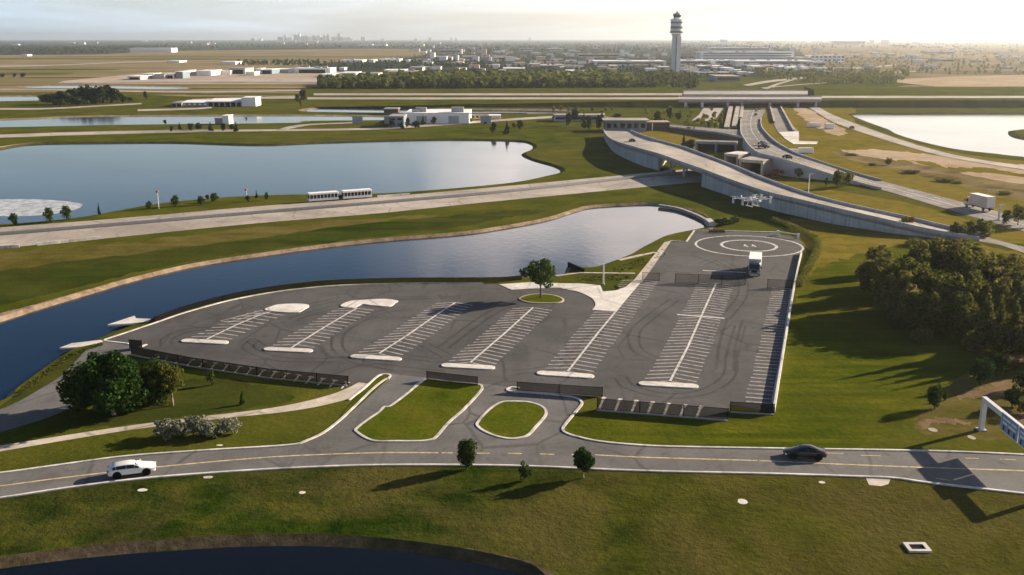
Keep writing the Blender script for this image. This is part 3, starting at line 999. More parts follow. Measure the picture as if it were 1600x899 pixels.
ring(hr * 0.985, hy * 0.985, 0.5, Z3)
ring(hr * 0.505, hy * 0.53, 0.65, Z3)
for dx in (-0.115, 0.035):          # two small white triangles at the centre, each with a short stem
    a = hc + Vector((hr * dx, -hy * 0.06, 0))
    mk.add([(a.x, a.y, Z3), (a.x + hr * 0.085, a.y, Z3), (a.x + hr * 0.06, a.y + hy * 0.2, Z3)], [(0, 1, 2)])
    mk.add([(a.x + hr * 0.05, a.y - hy * 0.07, Z3), (a.x + hr * 0.085, a.y - hy * 0.07, Z3), (a.x + hr * 0.085, a.y - 0.02, Z3), (a.x + hr * 0.05, a.y - 0.02, Z3)], [(0, 1, 2, 3)])
mk.build('helipad_markings', 'paint_white')['kind'] = 'structure'
p = [Vector((hc.x + hr * math.cos(t), hc.y + hy * math.sin(t), 0)) for t in [(-60 + 120 * i / 20) * PI / 180 for i in range(21)]]
sheet('helipad', p, Z1 + 0.008, 'asphalt_lot')

# island with the round tree
isl = crom(GP([(812, 468), (822, 463), (840, 460.5), (862, 462), (876, 466), (880, 470), (872, 474), (845, 474.5), (825, 473)]), 4, True)
sheet('lawn', isl, 0.13, 'grass_island')
kerb('kerb', isl + [isl[0]], 0.3, 0.15, 'path_concrete')

# concrete chutes and slabs on the canal bank
for px, z, h_, nm, lab in (([(168, 508), (210, 494), (213, 498), (236, 499), (232, 503), (205, 506)], 0.3, 0.06, 'concrete_slab', 'pale triangular concrete slab jutting into the canal beside the car park bend'),
                           ([(93, 544), (112, 537), (160, 531.5), (160, 534), (118, 543)], 0.15, 0.05, 'concrete_apron', 'thin pale concrete spillway tip at the canal edge by the access road')):
    P = GP(px)
    o = MB().prism(P, -0.22, h_).build(nm, 'concrete_white')
    tag(o, lab, 'concrete slab')
o = MB()
sweep(o, GP([(868, 432), (905, 427), (992, 428)]), 0.7, -0.3, 0.12)
tag(o.build('concrete_walkway', 'path_concrete'), 'long thin concrete walk strip across the grass bank behind the round tree', 'walkway')
o = MB()
sweep(o, GP([(967, 407), (1000, 399.5), (1024, 395)]), 0.9, -0.3, 0.12)
tag(o.build('concrete_walkway', 'path_concrete'), 'short concrete walk strip from canal to the white pavement edge', 'walkway')
o = MB()
sweep(o, GP([(888, 415.5), (912, 426)]), 0.35, -0.7, 0.75)
tag(o.build('bulkhead_wall', 'black_metal'), 'short dark bulkhead wall at the canal corner behind the round tree', 'wall')
o = MB().box(G(1109, 350) + Vector((0, 0, 0.2)), (1.6, 6.0, 1.3))
tag(o.build('culvert_headwall', 'wall_concrete'), 'grey concrete culvert headwall at the right end of the canal', 'headwall')
o = MB()
sweep(o, spx([(1030, 321), (1060, 326), (1090, 337), (1104, 345)], 4), 0.9, -0.5, 0.25)
tag(o.build('retaining_wall', 'road_pale'), 'low pale curved retaining wall along the far right canal bank', 'wall')


# ------------------------------------------------------------------ fences
def fence(px, h_, label, z=0.0, step=0.11, bar_w=0.074, every=4.0, smooth=False, mat='black_metal', base=None):
    path = spx(px, 5, z) if smooth else GP(px, z)
    L = sum((b - a).length for a, b in zip(path, path[1:]))
    o = empty('mesh_fence', path[0])
    tag(o, label, 'fence', 'dark mesh fences around the car park')
    loc = [p - path[0] for p in path]
    n = max(2, int(L / step))
    pm = MB()
    pts = resample(loc, n)
    for i, p in enumerate(pts):
        d = pts[min(n - 1, i + 1)] - pts[max(0, i - 1)]
        pm.box(p + Vector((0, 0, h_ * 0.5 + 0.06)), (bar_w, 0.03, h_ * 0.88), math.atan2(d.y, d.x))
    pm.build('panel', mat, o)
    rl = MB()
    sweep(rl, loc, 0.06, h_ - 0.06, h_)
    rl.build('rail', mat, o)
    rl = MB()
    sweep(rl, loc, 0.06, 0.08, 0.14)
    rl.build('rail', mat, o)
    k = max(2, min(60, int(L / every) + 1))
    for p in resample(loc, k):
        MB().box(p + Vector((0, 0, h_ / 2 + 0.02)), (0.1, 0.1, h_ + 0.06)).build('post', mat, o)
    if base:
        b = MB()
        sweep(b, loc, 0.28, -0.1, 0.12, base)
        b.build('kerb', 'steel_grey', o)
    return o


fence([(206, 554), (300, 572), (420, 590), (544, 602)], 1.25, 'long dark mesh fence along the left front edge of the car park', base=-0.35)
fence([(667, 594), (746, 603)], 1.25, 'solid looking dark fence on the top edge of the big grass island')
fence([(808, 611), (941, 620)], 1.25, 'dark slatted fence behind the kerb right of the small grass island')
fence([(933, 640), (1000, 645.5), (1070, 651), (1137, 656.5)], 1.45, 'dark fence with white bay lines behind it at the near front edge', base=-0.35)
fence([(1141, 643), (1209, 647)], 1.25, 'short dark fence at the near right corner of the car park', base=-0.35)
fence([(1055, 442), (1110, 444), (1164, 446)], 1.75, 'grey panelled fence standing across the lot in front of the white truck', step=0.16, bar_w=0.06, every=3.2)
fence([(1199, 450), (1237, 451)], 1.6, 'short grey panelled fence at the right lot edge below the helipad', step=0.16, bar_w=0.06, every=2.4)
fence([(1004, 438), (1030, 439)], 1.5, 'short grey panelled fence beside the white pavement strip', step=0.16, bar_w=0.06, every=2.4)
fence([(203, 545), (222, 546.5)], 1.4, 'small square dark fence panel at the access road end of the lot', step=0.1, bar_w=0.085, every=2)
fence([(242, 504), (290, 486.5), (360, 467.5), (430, 455), (500, 447), (560, 443.8), (640, 441.8), (715, 441.5), (780, 441), (815, 438)], 0.95, 'long low dark fence following the canal edge of the car park', smooth=True, step=0.13, bar_w=0.1, every=5)
fence([(1132, 364), (1068 + 40, 363.6)], 0.7, 'low dark panel fence behind the helipad at the back edge', step=0.12, bar_w=0.1)

# right edge parapet
rp = spx([(1209, 645), (1225, 545), (1239, 460), (1247, 420), (1252, 398)], 6)
o = MB()
sweep(o, rp, 0.28, -0.1, 0.72)
tag(o.build('parapet_wall', 'concrete_white'), 'long low white parapet wall down the right side of the car park', 'wall')
# parapet pieces behind the helipad
o = empty('parapet_rail', G(1215, 364))
tag(o, 'white corner posts and rail at the back right corner of the helipad', 'railing')
a, b, c = G(1215, 368), G(1247, 373), G(1216, 364)
r0 = G(1215, 364)
for q in (a, b):
    MB().box(q - r0 + Vector((0, 0, 0.55)), (0.5, 0.5, 1.1)).build('post', 'white_paint', o)
MB().bar(a - r0 + Vector((0, 0, 0.9)), b - r0 + Vector((0, 0, 0.9)), 0.16).build('rail', 'white_paint', o)

# dark hedge along the slope right of the helipad
hp = spx([(1208, 347), (1240, 358), (1268, 372), (1277, 381), (1276, 396), (1262, 424), (1249, 448)], 6)

# ------------------------------------------------------------------ trees and plants
def leaf_cloud(seed, blobs, n, size, flat=0.0, shell=0.55, aspect=0.6):
    """n leaf-sized faces spread through a set of ellipsoid clumps; returns verts, faces"""
    r = np.random.default_rng(seed)
    B = np.array([[*c, *rad] for c, rad in blobs], float)
    vol = np.cbrt(B[:, 3] * B[:, 4] * B[:, 5]) ** 2.2
    idx = r.choice(len(B), n, p=vol / vol.sum())
    d = r.normal(size=(n, 3))
    d /= np.linalg.norm(d, axis=1)[:, None]
    rad = (shell + (1 - shell) * r.random(n)) * (0.92 + 0.22 * r.random(n))
    c = B[idx, :3] + d * B[idx, 3:6] * rad[:, None]
    nr = d * 0.75 + r.normal(size=(n, 3)) * 0.55
    nr[:, 2] += flat
    nr /= np.linalg.norm(nr, axis=1)[:, None]
    t = np.cross(nr, r.normal(size=(n, 3)))
    t /= np.linalg.norm(t, axis=1)[:, None]
    b = np.cross(nr, t)
    s = size * (0.6 + 0.8 * r.random(n))[:, None]
    bend = nr * s * 0.18
    v = np.stack([c - t * s, c - b * s * aspect + bend, c + t * s, c + b * s * aspect + bend], 1).reshape(-1, 3)
    f = [(4 * i, 4 * i + 1, 4 * i + 2, 4 * i + 3) for i in range(n)]
    return v, f


def blobs_round(seed, r0, zc, rz, k=16, s=(0.28, 0.48), squash=1.0, low=-0.75):
    """clumps spread evenly over an ellipsoid, jittered, plus a core"""
    g = random.Random(seed)
    out = [((0, 0, zc), (r0 * 0.66, r0 * 0.66, rz * 0.66))]
    for i in range(k):
        z = 1 - 2 * (i + 0.5) / k
        a = i * 2.39996 + g.uniform(-.35, .35)
        q = math.sqrt(max(0, 1 - z * z))
        m = g.uniform(0.5, 1.0)
        z = z + g.uniform(-.12, .12)
        w_ = g.uniform(*s)
        out.append(((math.cos(a) * q * r0 * m * .9, math.sin(a) * q * r0 * m * .9, zc + z * rz * m * .9), (r0 * w_, r0 * w_, rz * w_ * squash)))
    return out


def make_tree(name, leafm, bark, seed, h, r, trunk_h, tr, n, size, k=16, s=(0.28, 0.48), cone=False, squash=1.0, limbs=5, loc=(0, 0, -50), shell=0.55):
    """unit tree: an Empty with a crown and a trunk mesh"""
    root = empty(name, loc)
    zc = (trunk_h + h) / 2
    rz = (h - trunk_h) / 2
    if cone:
        g = random.Random(seed)
        bl = []
        for i in range(k):
            t = i / (k - 1)
            w_ = r * (1 - t * 0.85) * g.uniform(0.65, 1.0)
            a = g.uniform(0, 2 * PI)
            q = r * (1 - t) * 0.4
            bl.append(((math.cos(a) * q, math.sin(a) * q, trunk_h + (h - trunk_h) * (0.08 + 0.84 * t)), (w_ * 0.7, w_ * 0.7, rz * 0.28)))
    else:
        bl = blobs_round(seed, r, zc, rz, k, s, squash)
    v, f = leaf_cloud(seed, bl, n, size, shell=shell)
    v[:, 2] = np.maximum(v[:, 2], 0.03)
    mobj('crown', v, f, leafm, root)
    g = random.Random(seed + 5)
    mb = MB()
    top = Vector((g.uniform(-.05, .05) * h, g.uniform(-.05, .05) * h, trunk_h + rz * 0.5))
    mid = Vector((top.x * 0.3, top.y * 0.3, trunk_h * 0.6))
    mb.tube((0, 0, -0.15), mid, tr * 1.25, tr * 0.85, 7)
    mb.tube(mid, top, tr * 0.85, tr * 0.4, 7)
    for i in range(limbs):
        a = 2 * PI * i / max(1, limbs) + g.uniform(-.4, .4)
        b0 = mid.lerp(top, g.uniform(0.2, 0.7))
        e = Vector((math.cos(a) * r * 0.6, math.sin(a) * r * 0.6, zc + rz * g.uniform(-0.1, 0.4)))
        mb.tube(b0, e, tr * 0.45, tr * 0.15, 5)
    mb.build('trunk', bark, root, smooth=True)
    root['h'], root['w'] = h, 2 * r
    return root


PROTO = {}
UNUSED = []


def proto(key, *a, **k):
    PROTO[key] = (make_tree(*a, **k), [])


proto('round', 'tree', 'leaf_green', 'bark', 11, 6.5, 3.3, 2.0, 0.17, 2600, 0.24, 20, (0.22, 0.38))
proto('big', 'tree', 'leaf_deep', 'bark_pale', 12, 8.0, 4.6, 0.5, 0.26, 9000, 0.25, 40, (0.16, 0.32))
proto('shadow_tree', 'tree', 'leaf_green', 'bark', 13, 6.0, 2.8, 0.15, 0.2, 3000, 0.26, 20)
proto('lollipop', 'tree', 'leaf_olive', 'bark_pale', 14, 4.6, 1.6, 1.6, 0.12, 1100, 0.2, 12)
proto('column', 'tree', 'leaf_green', 'bark', 15, 3.4, 1.0, 0.22, 0.12, 2600, 0.14, 22, (0.34, 0.52))
proto('loose', 'tree', 'leaf_deep', 'bark_pale', 16, 3.2, 1.35, 0.6, 0.13, 1500, 0.19, 13, (0.28, 0.45))
proto('small', 'shrub', 'leaf_green', 'bark', 17, 1.9, 0.75, 0.2, 0.06, 520, 0.13, 9)
proto('pine', 'tree', 'leaf_olive', 'bark', 21, 10, 3.0, 0.6, 0.22, 3000, 0.34, 24, (0.2, 0.4))
proto('pine_b', 'tree', 'leaf_brown', 'bark', 22, 10, 3.3, 0.6, 0.22, 3000, 0.36, 26, (0.18, 0.36))
proto('pine_tall', 'tree', 'leaf_olive', 'bark_pale', 23, 12, 2.5, 1.6, 0.2, 1700, 0.34, 18, (0.22, 0.4), cone=True)
proto('bright', 'tree', 'leaf_bright', 'bark', 24, 7, 2.8, 0.4, 0.18, 2200, 0.3, 16)
proto('scrubby', 'shrub', 'leaf_brown', 'bark', 25, 3.5, 2.4, 0.15, 0.08, 900, 0.26, 14)
proto('dark_bush', 'shrub', 'leaf_deep', 'bark', 26, 2.6, 1.4, 0.15, 0.08, 800, 0.2, 12)
proto('silver', 'shrub', 'leaf_silver', 'bark', 27, 2.1, 1.7, 0.1, 0.07, 1100, 0.17, 16, (0.22, 0.4))
proto('cone', 'shrub', 'leaf_deep', 'bark', 28, 2.2, 0.75, 0.1, 0.07, 500, 0.14, 12, cone=True)
proto('street', 'tree', 'leaf_green', 'bark', 29, 4.4, 1.7, 0.4, 0.12, 650, 0.27, 10)
proto('street_olive', 'tree', 'leaf_olive', 'bark', 30, 4.6, 1.8, 0.8, 0.13, 620, 0.3, 11)
proto('street_red', 'shrub', 'leaf_red', 'bark', 31, 2.6, 1.8, 0.2, 0.1, 420, 0.26, 10)
proto('far', 'tree', 'leaf_far', 'bark', 32, 10, 4.0, 0.6, 0.3, 480, 0.75, 12)
proto('far_b', 'tree', 'leaf_far', 'bark', 33, 10, 3.2, 0.8, 0.3, 440, 0.75, 11, (0.25, 0.45))
proto('far_cone', 'tree', 'leaf_far', 'bark', 34, 10, 2.4, 0.5, 0.25, 400, 0.7, 10, cone=True)


def plant(kind, px, yb, yt, label, wpx=None, group=None, cat=None, name=None, rz=None, z=0.0, tilt=0.0):
    p, used = PROTO[kind]
    o = copy_tree(p)
    used.append(1)
    if name:
        o.name = name
    b = G(px, yb, z)
    h = max(0.5, HT(px, yb, yt, z))
    s = h / p['h']
    sw = s if wpx is None else wpx * MPP(px, yb, z) / p['w']
    o.location = b
    o.scale = (sw, sw, s)
    o.rotation_euler = (tilt, 0, random.uniform(0, 6.28) if rz is None else rz)
    for k_ in ('h', 'w'):
        del o[k_]
    tag(o, label, cat or ('shrub' if p.name.startswith('shrub') else 'tree'), group)
    return o


# foreground
plant('round', 845, 466, 405, 'round headed green tree alone on the kerbed island in the car park', 58, rz=0.4)
plant('big', 178, 648, 547, 'large dense dark green tree beside the access road at the canal end', 122, rz=1.0)
plant('shadow_tree', 128, 640, 575, 'low very dark tree on the left side of the large dense tree', 64)
plant('shadow_tree', 240, 632, 566, 'dark tree on the right side of the large dense tree', 62)
plant('lollipop', 270, 634, 571, 'thin olive tree with a pale bare trunk beside the dark tree clump', 44)
plant('small', 331, 602, 579, 'small leaning green sapling on the brown grass below the left fence', 12)
plant('cone', 379, 632, 612, 'small dark cone shaped shrub above the curving footpath', 13)
for i, (x, y, t, w_, lb) in enumerate(((268, 684, 652, 46, 'silvery shrub at the left end of the pale shrub row by the footpath'), (303, 680, 648, 42, 'grey green silvery shrub in the middle of the pale shrub row by the footpath'), (330, 682, 656, 34, 'low olive silvery shrub right of the middle of the pale row'), (354, 678, 652, 38, 'silvery shrub at the right end of the pale shrub row by the footpath'))):
    plant('silver', x, y, t + 4, lb, w_ * 1.2, 'pale shrubs by the footpath')
plant('column', 729, 733, 683.5, 'dense upright column shaped tree on the near road verge opposite the entry drives', 29, rz=0.3)
plant('small', 820, 752, 723, 'small dark shrub on the near verge between two roadside trees', 20)
plant('loose', 911, 747, 699, 'loose irregular dark green tree on the near verge with bare soil round it', 34, rz=2.0)
plant('column', 1461, 639, 600, 'small tilted dark tree standing alone on the lawn left of the sign gantry', 22, tilt=-0.12, rz=1.2)
plant('small', 1476, 626, 613, 'tiny pale shrub next to the small tilted tree', 9)
plant('dark_bush', 1533, 603, 560, 'tall dark bush at the lower edge of the wood by the bare soil', 30)
plant('dark_bush', 1558, 588, 553, 'dark rounded bush below the tall pines by the bare soil', 34)
plant('dark_bush', 1582, 636, 604, 'dark bush behind the sign gantry beam', 36)
plant('dark_bush', 1598, 610, 580, 'dark bush on the soil bank at the edge of the wood above the gantry', 26)
plant('scrubby', 1604, 648, 622, 'brownish low bush beside the gantry sign', 30)

# the wood on the right
wood = [('pine_b', 1368, 430, 384, 46), ('pine_b', 1362, 466, 398, 52), ('pine', 1388, 484, 404, 56), ('bright', 1406, 452, 402, 36), ('pine_b', 1402, 500, 424, 60), ('pine', 1432, 452, 378, 50),
        ('pine', 1458, 446, 372, 52), ('pine_b', 1486, 452, 374, 56), ('pine', 1512, 450, 378, 50), ('pine_b', 1536, 462, 384, 56), ('pine', 1560, 474, 396, 54), ('pine_b', 1574, 500, 414, 50),
        ('pine', 1440, 500, 412, 62), ('bright', 1463, 480, 424, 44), ('pine', 1476, 512, 428, 58), ('pine_b', 1428, 516, 446, 54), ('bright', 1500, 500, 444, 46), ('pine', 1520, 510, 424, 60),
        ('pine_b', 1546, 516, 430, 56), ('bright', 1478, 524, 474, 40), ('pine', 1452, 524, 460, 54), ('pine', 1500, 530, 458, 54), ('pine_tall', 1535, 548, 452, 44), ('pine_tall', 1556, 556, 466, 42),
        ('pine_tall', 1580, 560, 470, 42), ('pine_tall', 1600, 566, 476, 46), ('pine_b', 1568, 546, 486, 50), ('pine', 1596, 520, 440, 50), ('pine', 1618, 548, 470, 50), ('pine_tall', 1626, 574, 492, 46), ('pine', 1376, 446, 392, 44), ('pine', 1414, 486, 406, 54), ('pine', 1500, 470, 388, 54), ('pine', 1530, 486, 398, 56), ('pine_b', 1556, 494, 408, 54), ('pine', 1416, 504, 436, 50), ('pine', 1508, 520, 440, 56)]
desc = {'pine': 'olive bushy tree', 'pine_b': 'brownish bushy tree', 'bright': 'bright green leafy tree', 'pine_tall': 'tall narrow pine'}
cnt = {}
for kd, *_ in wood:
    cnt[kd] = cnt.get(kd, 0) + 1
seen = {}
for kd, x, yb, yt, w_ in sorted(wood, key=lambda q: q[1]):
    i = seen.get(kd, 0)
    seen[kd] = i + 1
    pl = 'at the back' if yb < 480 else ('in the middle' if yb < 520 else 'at the front')
    plant(kd, x, yb, yt, f"{desc[kd]} {pl} of the lawn wood, {nth(i)} such from the left", w_ * random.Random(x).uniform(.85, 1.15), 'trees of the wood on the lawn')
for i, (x, yb, yt, w_) in enumerate(((1352, 450, 430, 22), (1430, 384, 374, 38), (1470, 384, 374, 40), (1508, 386, 374, 36), (1580, 412, 398, 44), (1398, 512, 490, 36), (1440, 536, 514, 40), (1520, 548, 530, 46), (1585, 580, 562, 40))):
    plant('scrubby', x, yb, yt, f"low brown scrub bush fringing the wood on the lawn, {nth(i)} clockwise from its left tip", w_, 'scrub round the wood')

# lake road trees
for kd, x, yb, yt, w_, lb in (('street', 22, 352, 332, 14, 'rounded dark tree at the lake edge by the causeway, nearest the white floating patch end'), ('street', 77, 348, 323, 16, 'tall rounded dark tree in front of the white patch on the lake'), ('street', 104, 344, 320, 17, 'broad rounded dark tree in front of the tip of the white patch'),
                              ('far_cone', 155, 336, 319, 6, 'very thin dark cypress standing alone on the lake bank'), ('street', 233, 327, 313.5, 10, 'small round tree left of the red topped pole by the lake'), ('street', 274.5, 323, 304.5, 14, 'larger dark round tree right of the red topped pole'),
                              ('street', 314, 320.5, 305.5, 13, 'round dark tree left of the pair on the lake bank'), ('street', 324, 312, 304, 7, 'tiny tree tucked between two round trees on the lake bank'), ('street', 335.5, 316, 301, 14, 'round dark tree right of the tiny tree on the lake bank'),
                              ('street', 387, 315, 305, 7.5, 'small dark tree under the brown topped pole by the lake'), ('far_cone', 401, 310, 299, 6, 'slim dark tree on the bank between pole and shuttle'), ('street', 417, 313, 300, 7, 'small dark tree nearest the white shuttle')):
    plant(kd, x, yb, yt, lb, w_, 'trees along the lake bank')

# trees on the far shore
fs = [(268, 206, 196.5, 7), (281, 203, 193, 8), (298, 204, 192, 10), (310, 204, 192, 10), (329, 205, 192.5, 10), (349, 205, 192, 8), (362, 204.5, 194, 8), (369, 206, 192, 9), (258, 194, 187, 7), (385, 189, 183, 3.5),
      (612, 201, 187, 8), (628, 201, 190, 9), (637, 199, 183, 8), (650, 201, 189, 14), (661, 195.5, 182, 8), (678, 194, 182, 8), (696, 193, 181, 9), (715, 193, 185.5, 9), (725, 192.5, 185, 8), (735, 191, 184, 6),
      (758, 195, 190, 5), (771, 208, 190, 10), (792, 210, 191, 12), (803, 200, 192, 6), (812, 204, 188, 10), (782, 184, 176, 6),
      (866, 188, 175, 8), (888, 197, 175, 12), (898, 190, 172, 12), (912, 201, 177, 9), (920, 203, 180, 9), (935, 204, 180, 10), (940, 192, 175, 12), (964, 184, 177, 14), (1027, 194, 174, 12), (1046, 186, 168, 10), (1060, 188, 176, 11), (1038, 197, 186, 10), (1076, 207, 198, 8), (1084, 208, 198, 8),
      (1068, 230, 210, 9), (1079, 236, 218, 14), (1106, 200, 190, 8)]
for i, (x, yb, yt, w_) in enumerate(sorted(fs)):
    near = 'on the far shore of the left lake' if x < 400 else ('in front of the white hangar' if x < 745 else ('on the green point by the lake' if x < 850 else 'round the dark glass building by the ramp'))
    plant(('far', 'far_b', 'far_cone')[i % 3] if w_ > 7 else 'far', x, yb, yt, f"dark tree {near}, {nth(i)} along that far shore", w_, 'trees along the far lake shore')

# wood by the left ponds
lw = [(66, 160, 148, 14), (74, 163, 147, 16), (84, 164, 145, 18), (94, 163, 141, 20), (104, 164, 143, 18), (114, 163, 138, 22), (124, 162, 136, 22), (136, 162, 133, 24), (147, 162, 137, 20), (158, 162, 132.5, 24), (168, 161, 133, 22), (176, 161, 136, 20), (183, 160, 141, 16), (92, 167, 155, 18), (122, 166, 152, 20), (150, 164, 150, 20), (194, 160, 150, 12), (203, 159, 152, 8)]
for i, (x, yb, yt, w_) in enumerate(sorted(lw)):
    plant(('far', 'far_b')[i % 2], x, yb, yt, f"dark tree of the small wood between left ponds, {nth(i)} from its left", w_, 'trees of the small wood by the left ponds')
for x, yb, yt, w_, lb in ((227.5, 155, 142, 7, 'lone dark tree left of the grey roofed hangar'), (465, 160, 146, 9, 'taller dark tree left of the pair by the apron corner'), (474, 158, 139, 10, 'tallest dark tree of the pair by the apron corner'), (4, 121, 115, 9, 'dark tree clump at the field edge on the far left'), (23, 121, 114, 7, 'second small dark tree on the tan field at far left'), (36, 121, 114, 10, 'third dark tree on the tan field at far left')):
    plant('far', x, yb, yt, lb, w_, 'lone trees on the airfield')

# trees along the ramps
for kd, x, yb, yt, w_, lb in (('street_red', 1213, 277, 263, 24, 'pinkish brown shrub in front of the grey underpass wall'), ('street_olive', 1249, 278, 262, 16, 'olive tree against the grey wall left of the white lamp pole'), ('street', 1291, 291, 277, 6, 'narrow dark shrub left of the big roadside tree'),
                              ('street_olive', 1309, 294, 265, 20, 'big dark olive tree beside the upper road'), ('street_olive', 1325, 291, 268, 16, 'paler olive tree just right of the big dark roadside tree'), ('street_red', 1387, 354, 341, 10, 'small red brown tree in front of the ramp wall'),
                              ('street_olive', 1412, 358, 337, 13, 'dark olive tree in front of the ramp wall'), ('street_red', 1422, 357, 337, 13, 'golden brown tree touching the dark olive one before the ramp wall'), ('street', 1494, 368, 347, 24, 'dark green tree at the ramp end, left of a group of four'),
                              ('street_olive', 1516, 373, 342, 22, 'olive tree second in the group at the ramp end'), ('street_olive', 1538, 374, 343, 26, 'broad olive tree at the right of the group at the ramp end'), ('street', 1531, 362, 341, 14, 'small tree behind the group at the ramp end'),
                              ('street', 1572, 351, 327, 16, 'round dark tree on a thin trunk right of the beige box truck'), ('street_olive', 1590, 352, 318, 22, 'tall olive tree beside the white pole structure at the road'), ('street_olive', 1606, 356, 324, 22, 'broad dark olive tree at the end of the upper road')):
    plant(kd, x, yb, yt, lb, w_, 'trees beside the ramps')
for i, (x, yb, yt, w_) in enumerate(((1388, 258, 247, 12), (1330, 243, 240, 22), (1425, 271, 266, 30), (1362, 259, 255, 14), (1475, 284, 279, 34), (1496, 287, 283, 16), (1572, 304, 299, 24))):
    plant('scrubby', x, yb, yt, f"low brown scrub bush on sand below the bright lake, {nth(i)} of seven", w_, 'scrub bushes on the sandy ground')

# hedge on the slope right of the helipad
bl = [((p.x, p.y, 0.55), (0.85, 0.85, 0.75)) for p in resample(hp, 90)]
v, f = leaf_cloud(5, bl, 7000, 0.16)
v[:, 2] = np.maximum(v[:, 2], 0.02)
tag(mobj('hedge', v, f, 'leaf_olive'), 'long low dark hedge bending round the slope right of the helipad', 'hedge')
# small plant by the pavement notch
plant('small', 963, 453, 446, 'tiny dark plant in the notch of the white pavement', 8)
plant('small', 1148, 349, 338, 'dark bush at the culvert end of the canal', 18)
plant('dark_bush', 1128, 352, 341, 'low dark bush above the culvert at the canal end', 26)


# rough ground cover: small tufts on the banks
def tufts(name, areas, n, size, leafm, seed, hmin=0.1, hmax=0.5):
    r = random.Random(seed)
    vs, fs = [], []
    for k in range(n):
        (x0, y0, x1, y1, wy) = r.choice(areas)
        t = r.random()
        px = x0 + (x1 - x0) * t
        py = y0 + (y1 - y0) * t + r.uniform(-wy, wy)
        b = G(px, py)
        h = r.uniform(hmin, hmax)
        for q in range(4):
            a = r.uniform(0, PI)
            c = b + Vector((r.uniform(-.3, .3), r.uniform(-.3, .3), 0)) * size
            dx, dy = math.cos(a) * size * 0.5, math.sin(a) * size * 0.5
            e = len(vs)
            lx, ly = r.uniform(-.2, .2), r.uniform(-.2, .2)
            vs += [(c.x - dx, c.y - dy, 0), (c.x + dx, c.y + dy, 0), (c.x + dx * 0.7 + lx, c.y + dy * 0.7 + ly, h), (c.x - dx * 0.7 + lx, c.y - dy * 0.7 + ly, h)]
            fs.append((e, e + 1, e + 2, e + 3))
    o = mobj(name, vs, fs, leafm)
    o['kind'] = 'stuff'
    return o


tufts('bank_weeds', [(20, 622, 110, 555, 4), (110, 555, 160, 538, 2), (960, 425, 1040, 395, 6), (900, 436, 985, 434, 4)], 500, 0.26, 'leaf_olive', 3, 0.05, 0.2)

# ------------------------------------------------------------------ vehicles
def loft(rings):
    n = len(rings[0])
    vs = [p for r in rings for p in r]
    fs = []
    for i in range(len(rings) - 1):
        for k in range(n):
            fs.append((i * n + k, i * n + (k + 1) % n, (i + 1) * n + (k + 1) % n, (i + 1) * n + k))
    fs += [tuple(range(n - 1, -1, -1)), tuple((len(rings) - 1) * n + k for k in range(n))]
    return vs, fs


SUV = [(-2.36, .70, .78, .60, .86), (-2.28, .86, .93, .72, 1.02), (-1.85, .92, .98, .68, 1.43), (-1.5, .93, .98, .66, 1.53), (-.5, .93, .97, .67, 1.60), (.3, .93, .96, .66, 1.55), (1.08, .92, .95, .74, 1.05), (1.85, .90, .88, .70, .96), (2.2, .84, .77, .62, .83), (2.38, .70, .60, .52, .64)]
HATCH = [(x, w_, zb - .04, wr, zr - (.16 if zr > 1.2 else .05)) for x, w_, zb, wr, zr in SUV]
SEDAN = [(-2.38, .68, .72, .56, .80), (-2.25, .84, .86, .70, .93), (-1.75, .90, .90, .70, 1.0), (-1.0, .91, .92, .60, 1.36), (-.3, .91, .92, .60, 1.43), (.35, .91, .90, .60, 1.37), (1.1, .90, .86, .68, .95), (1.8, .88, .78, .64, .85), (2.2, .82, .68, .56, .74), (2.4, .66, .54, .46, .58)]


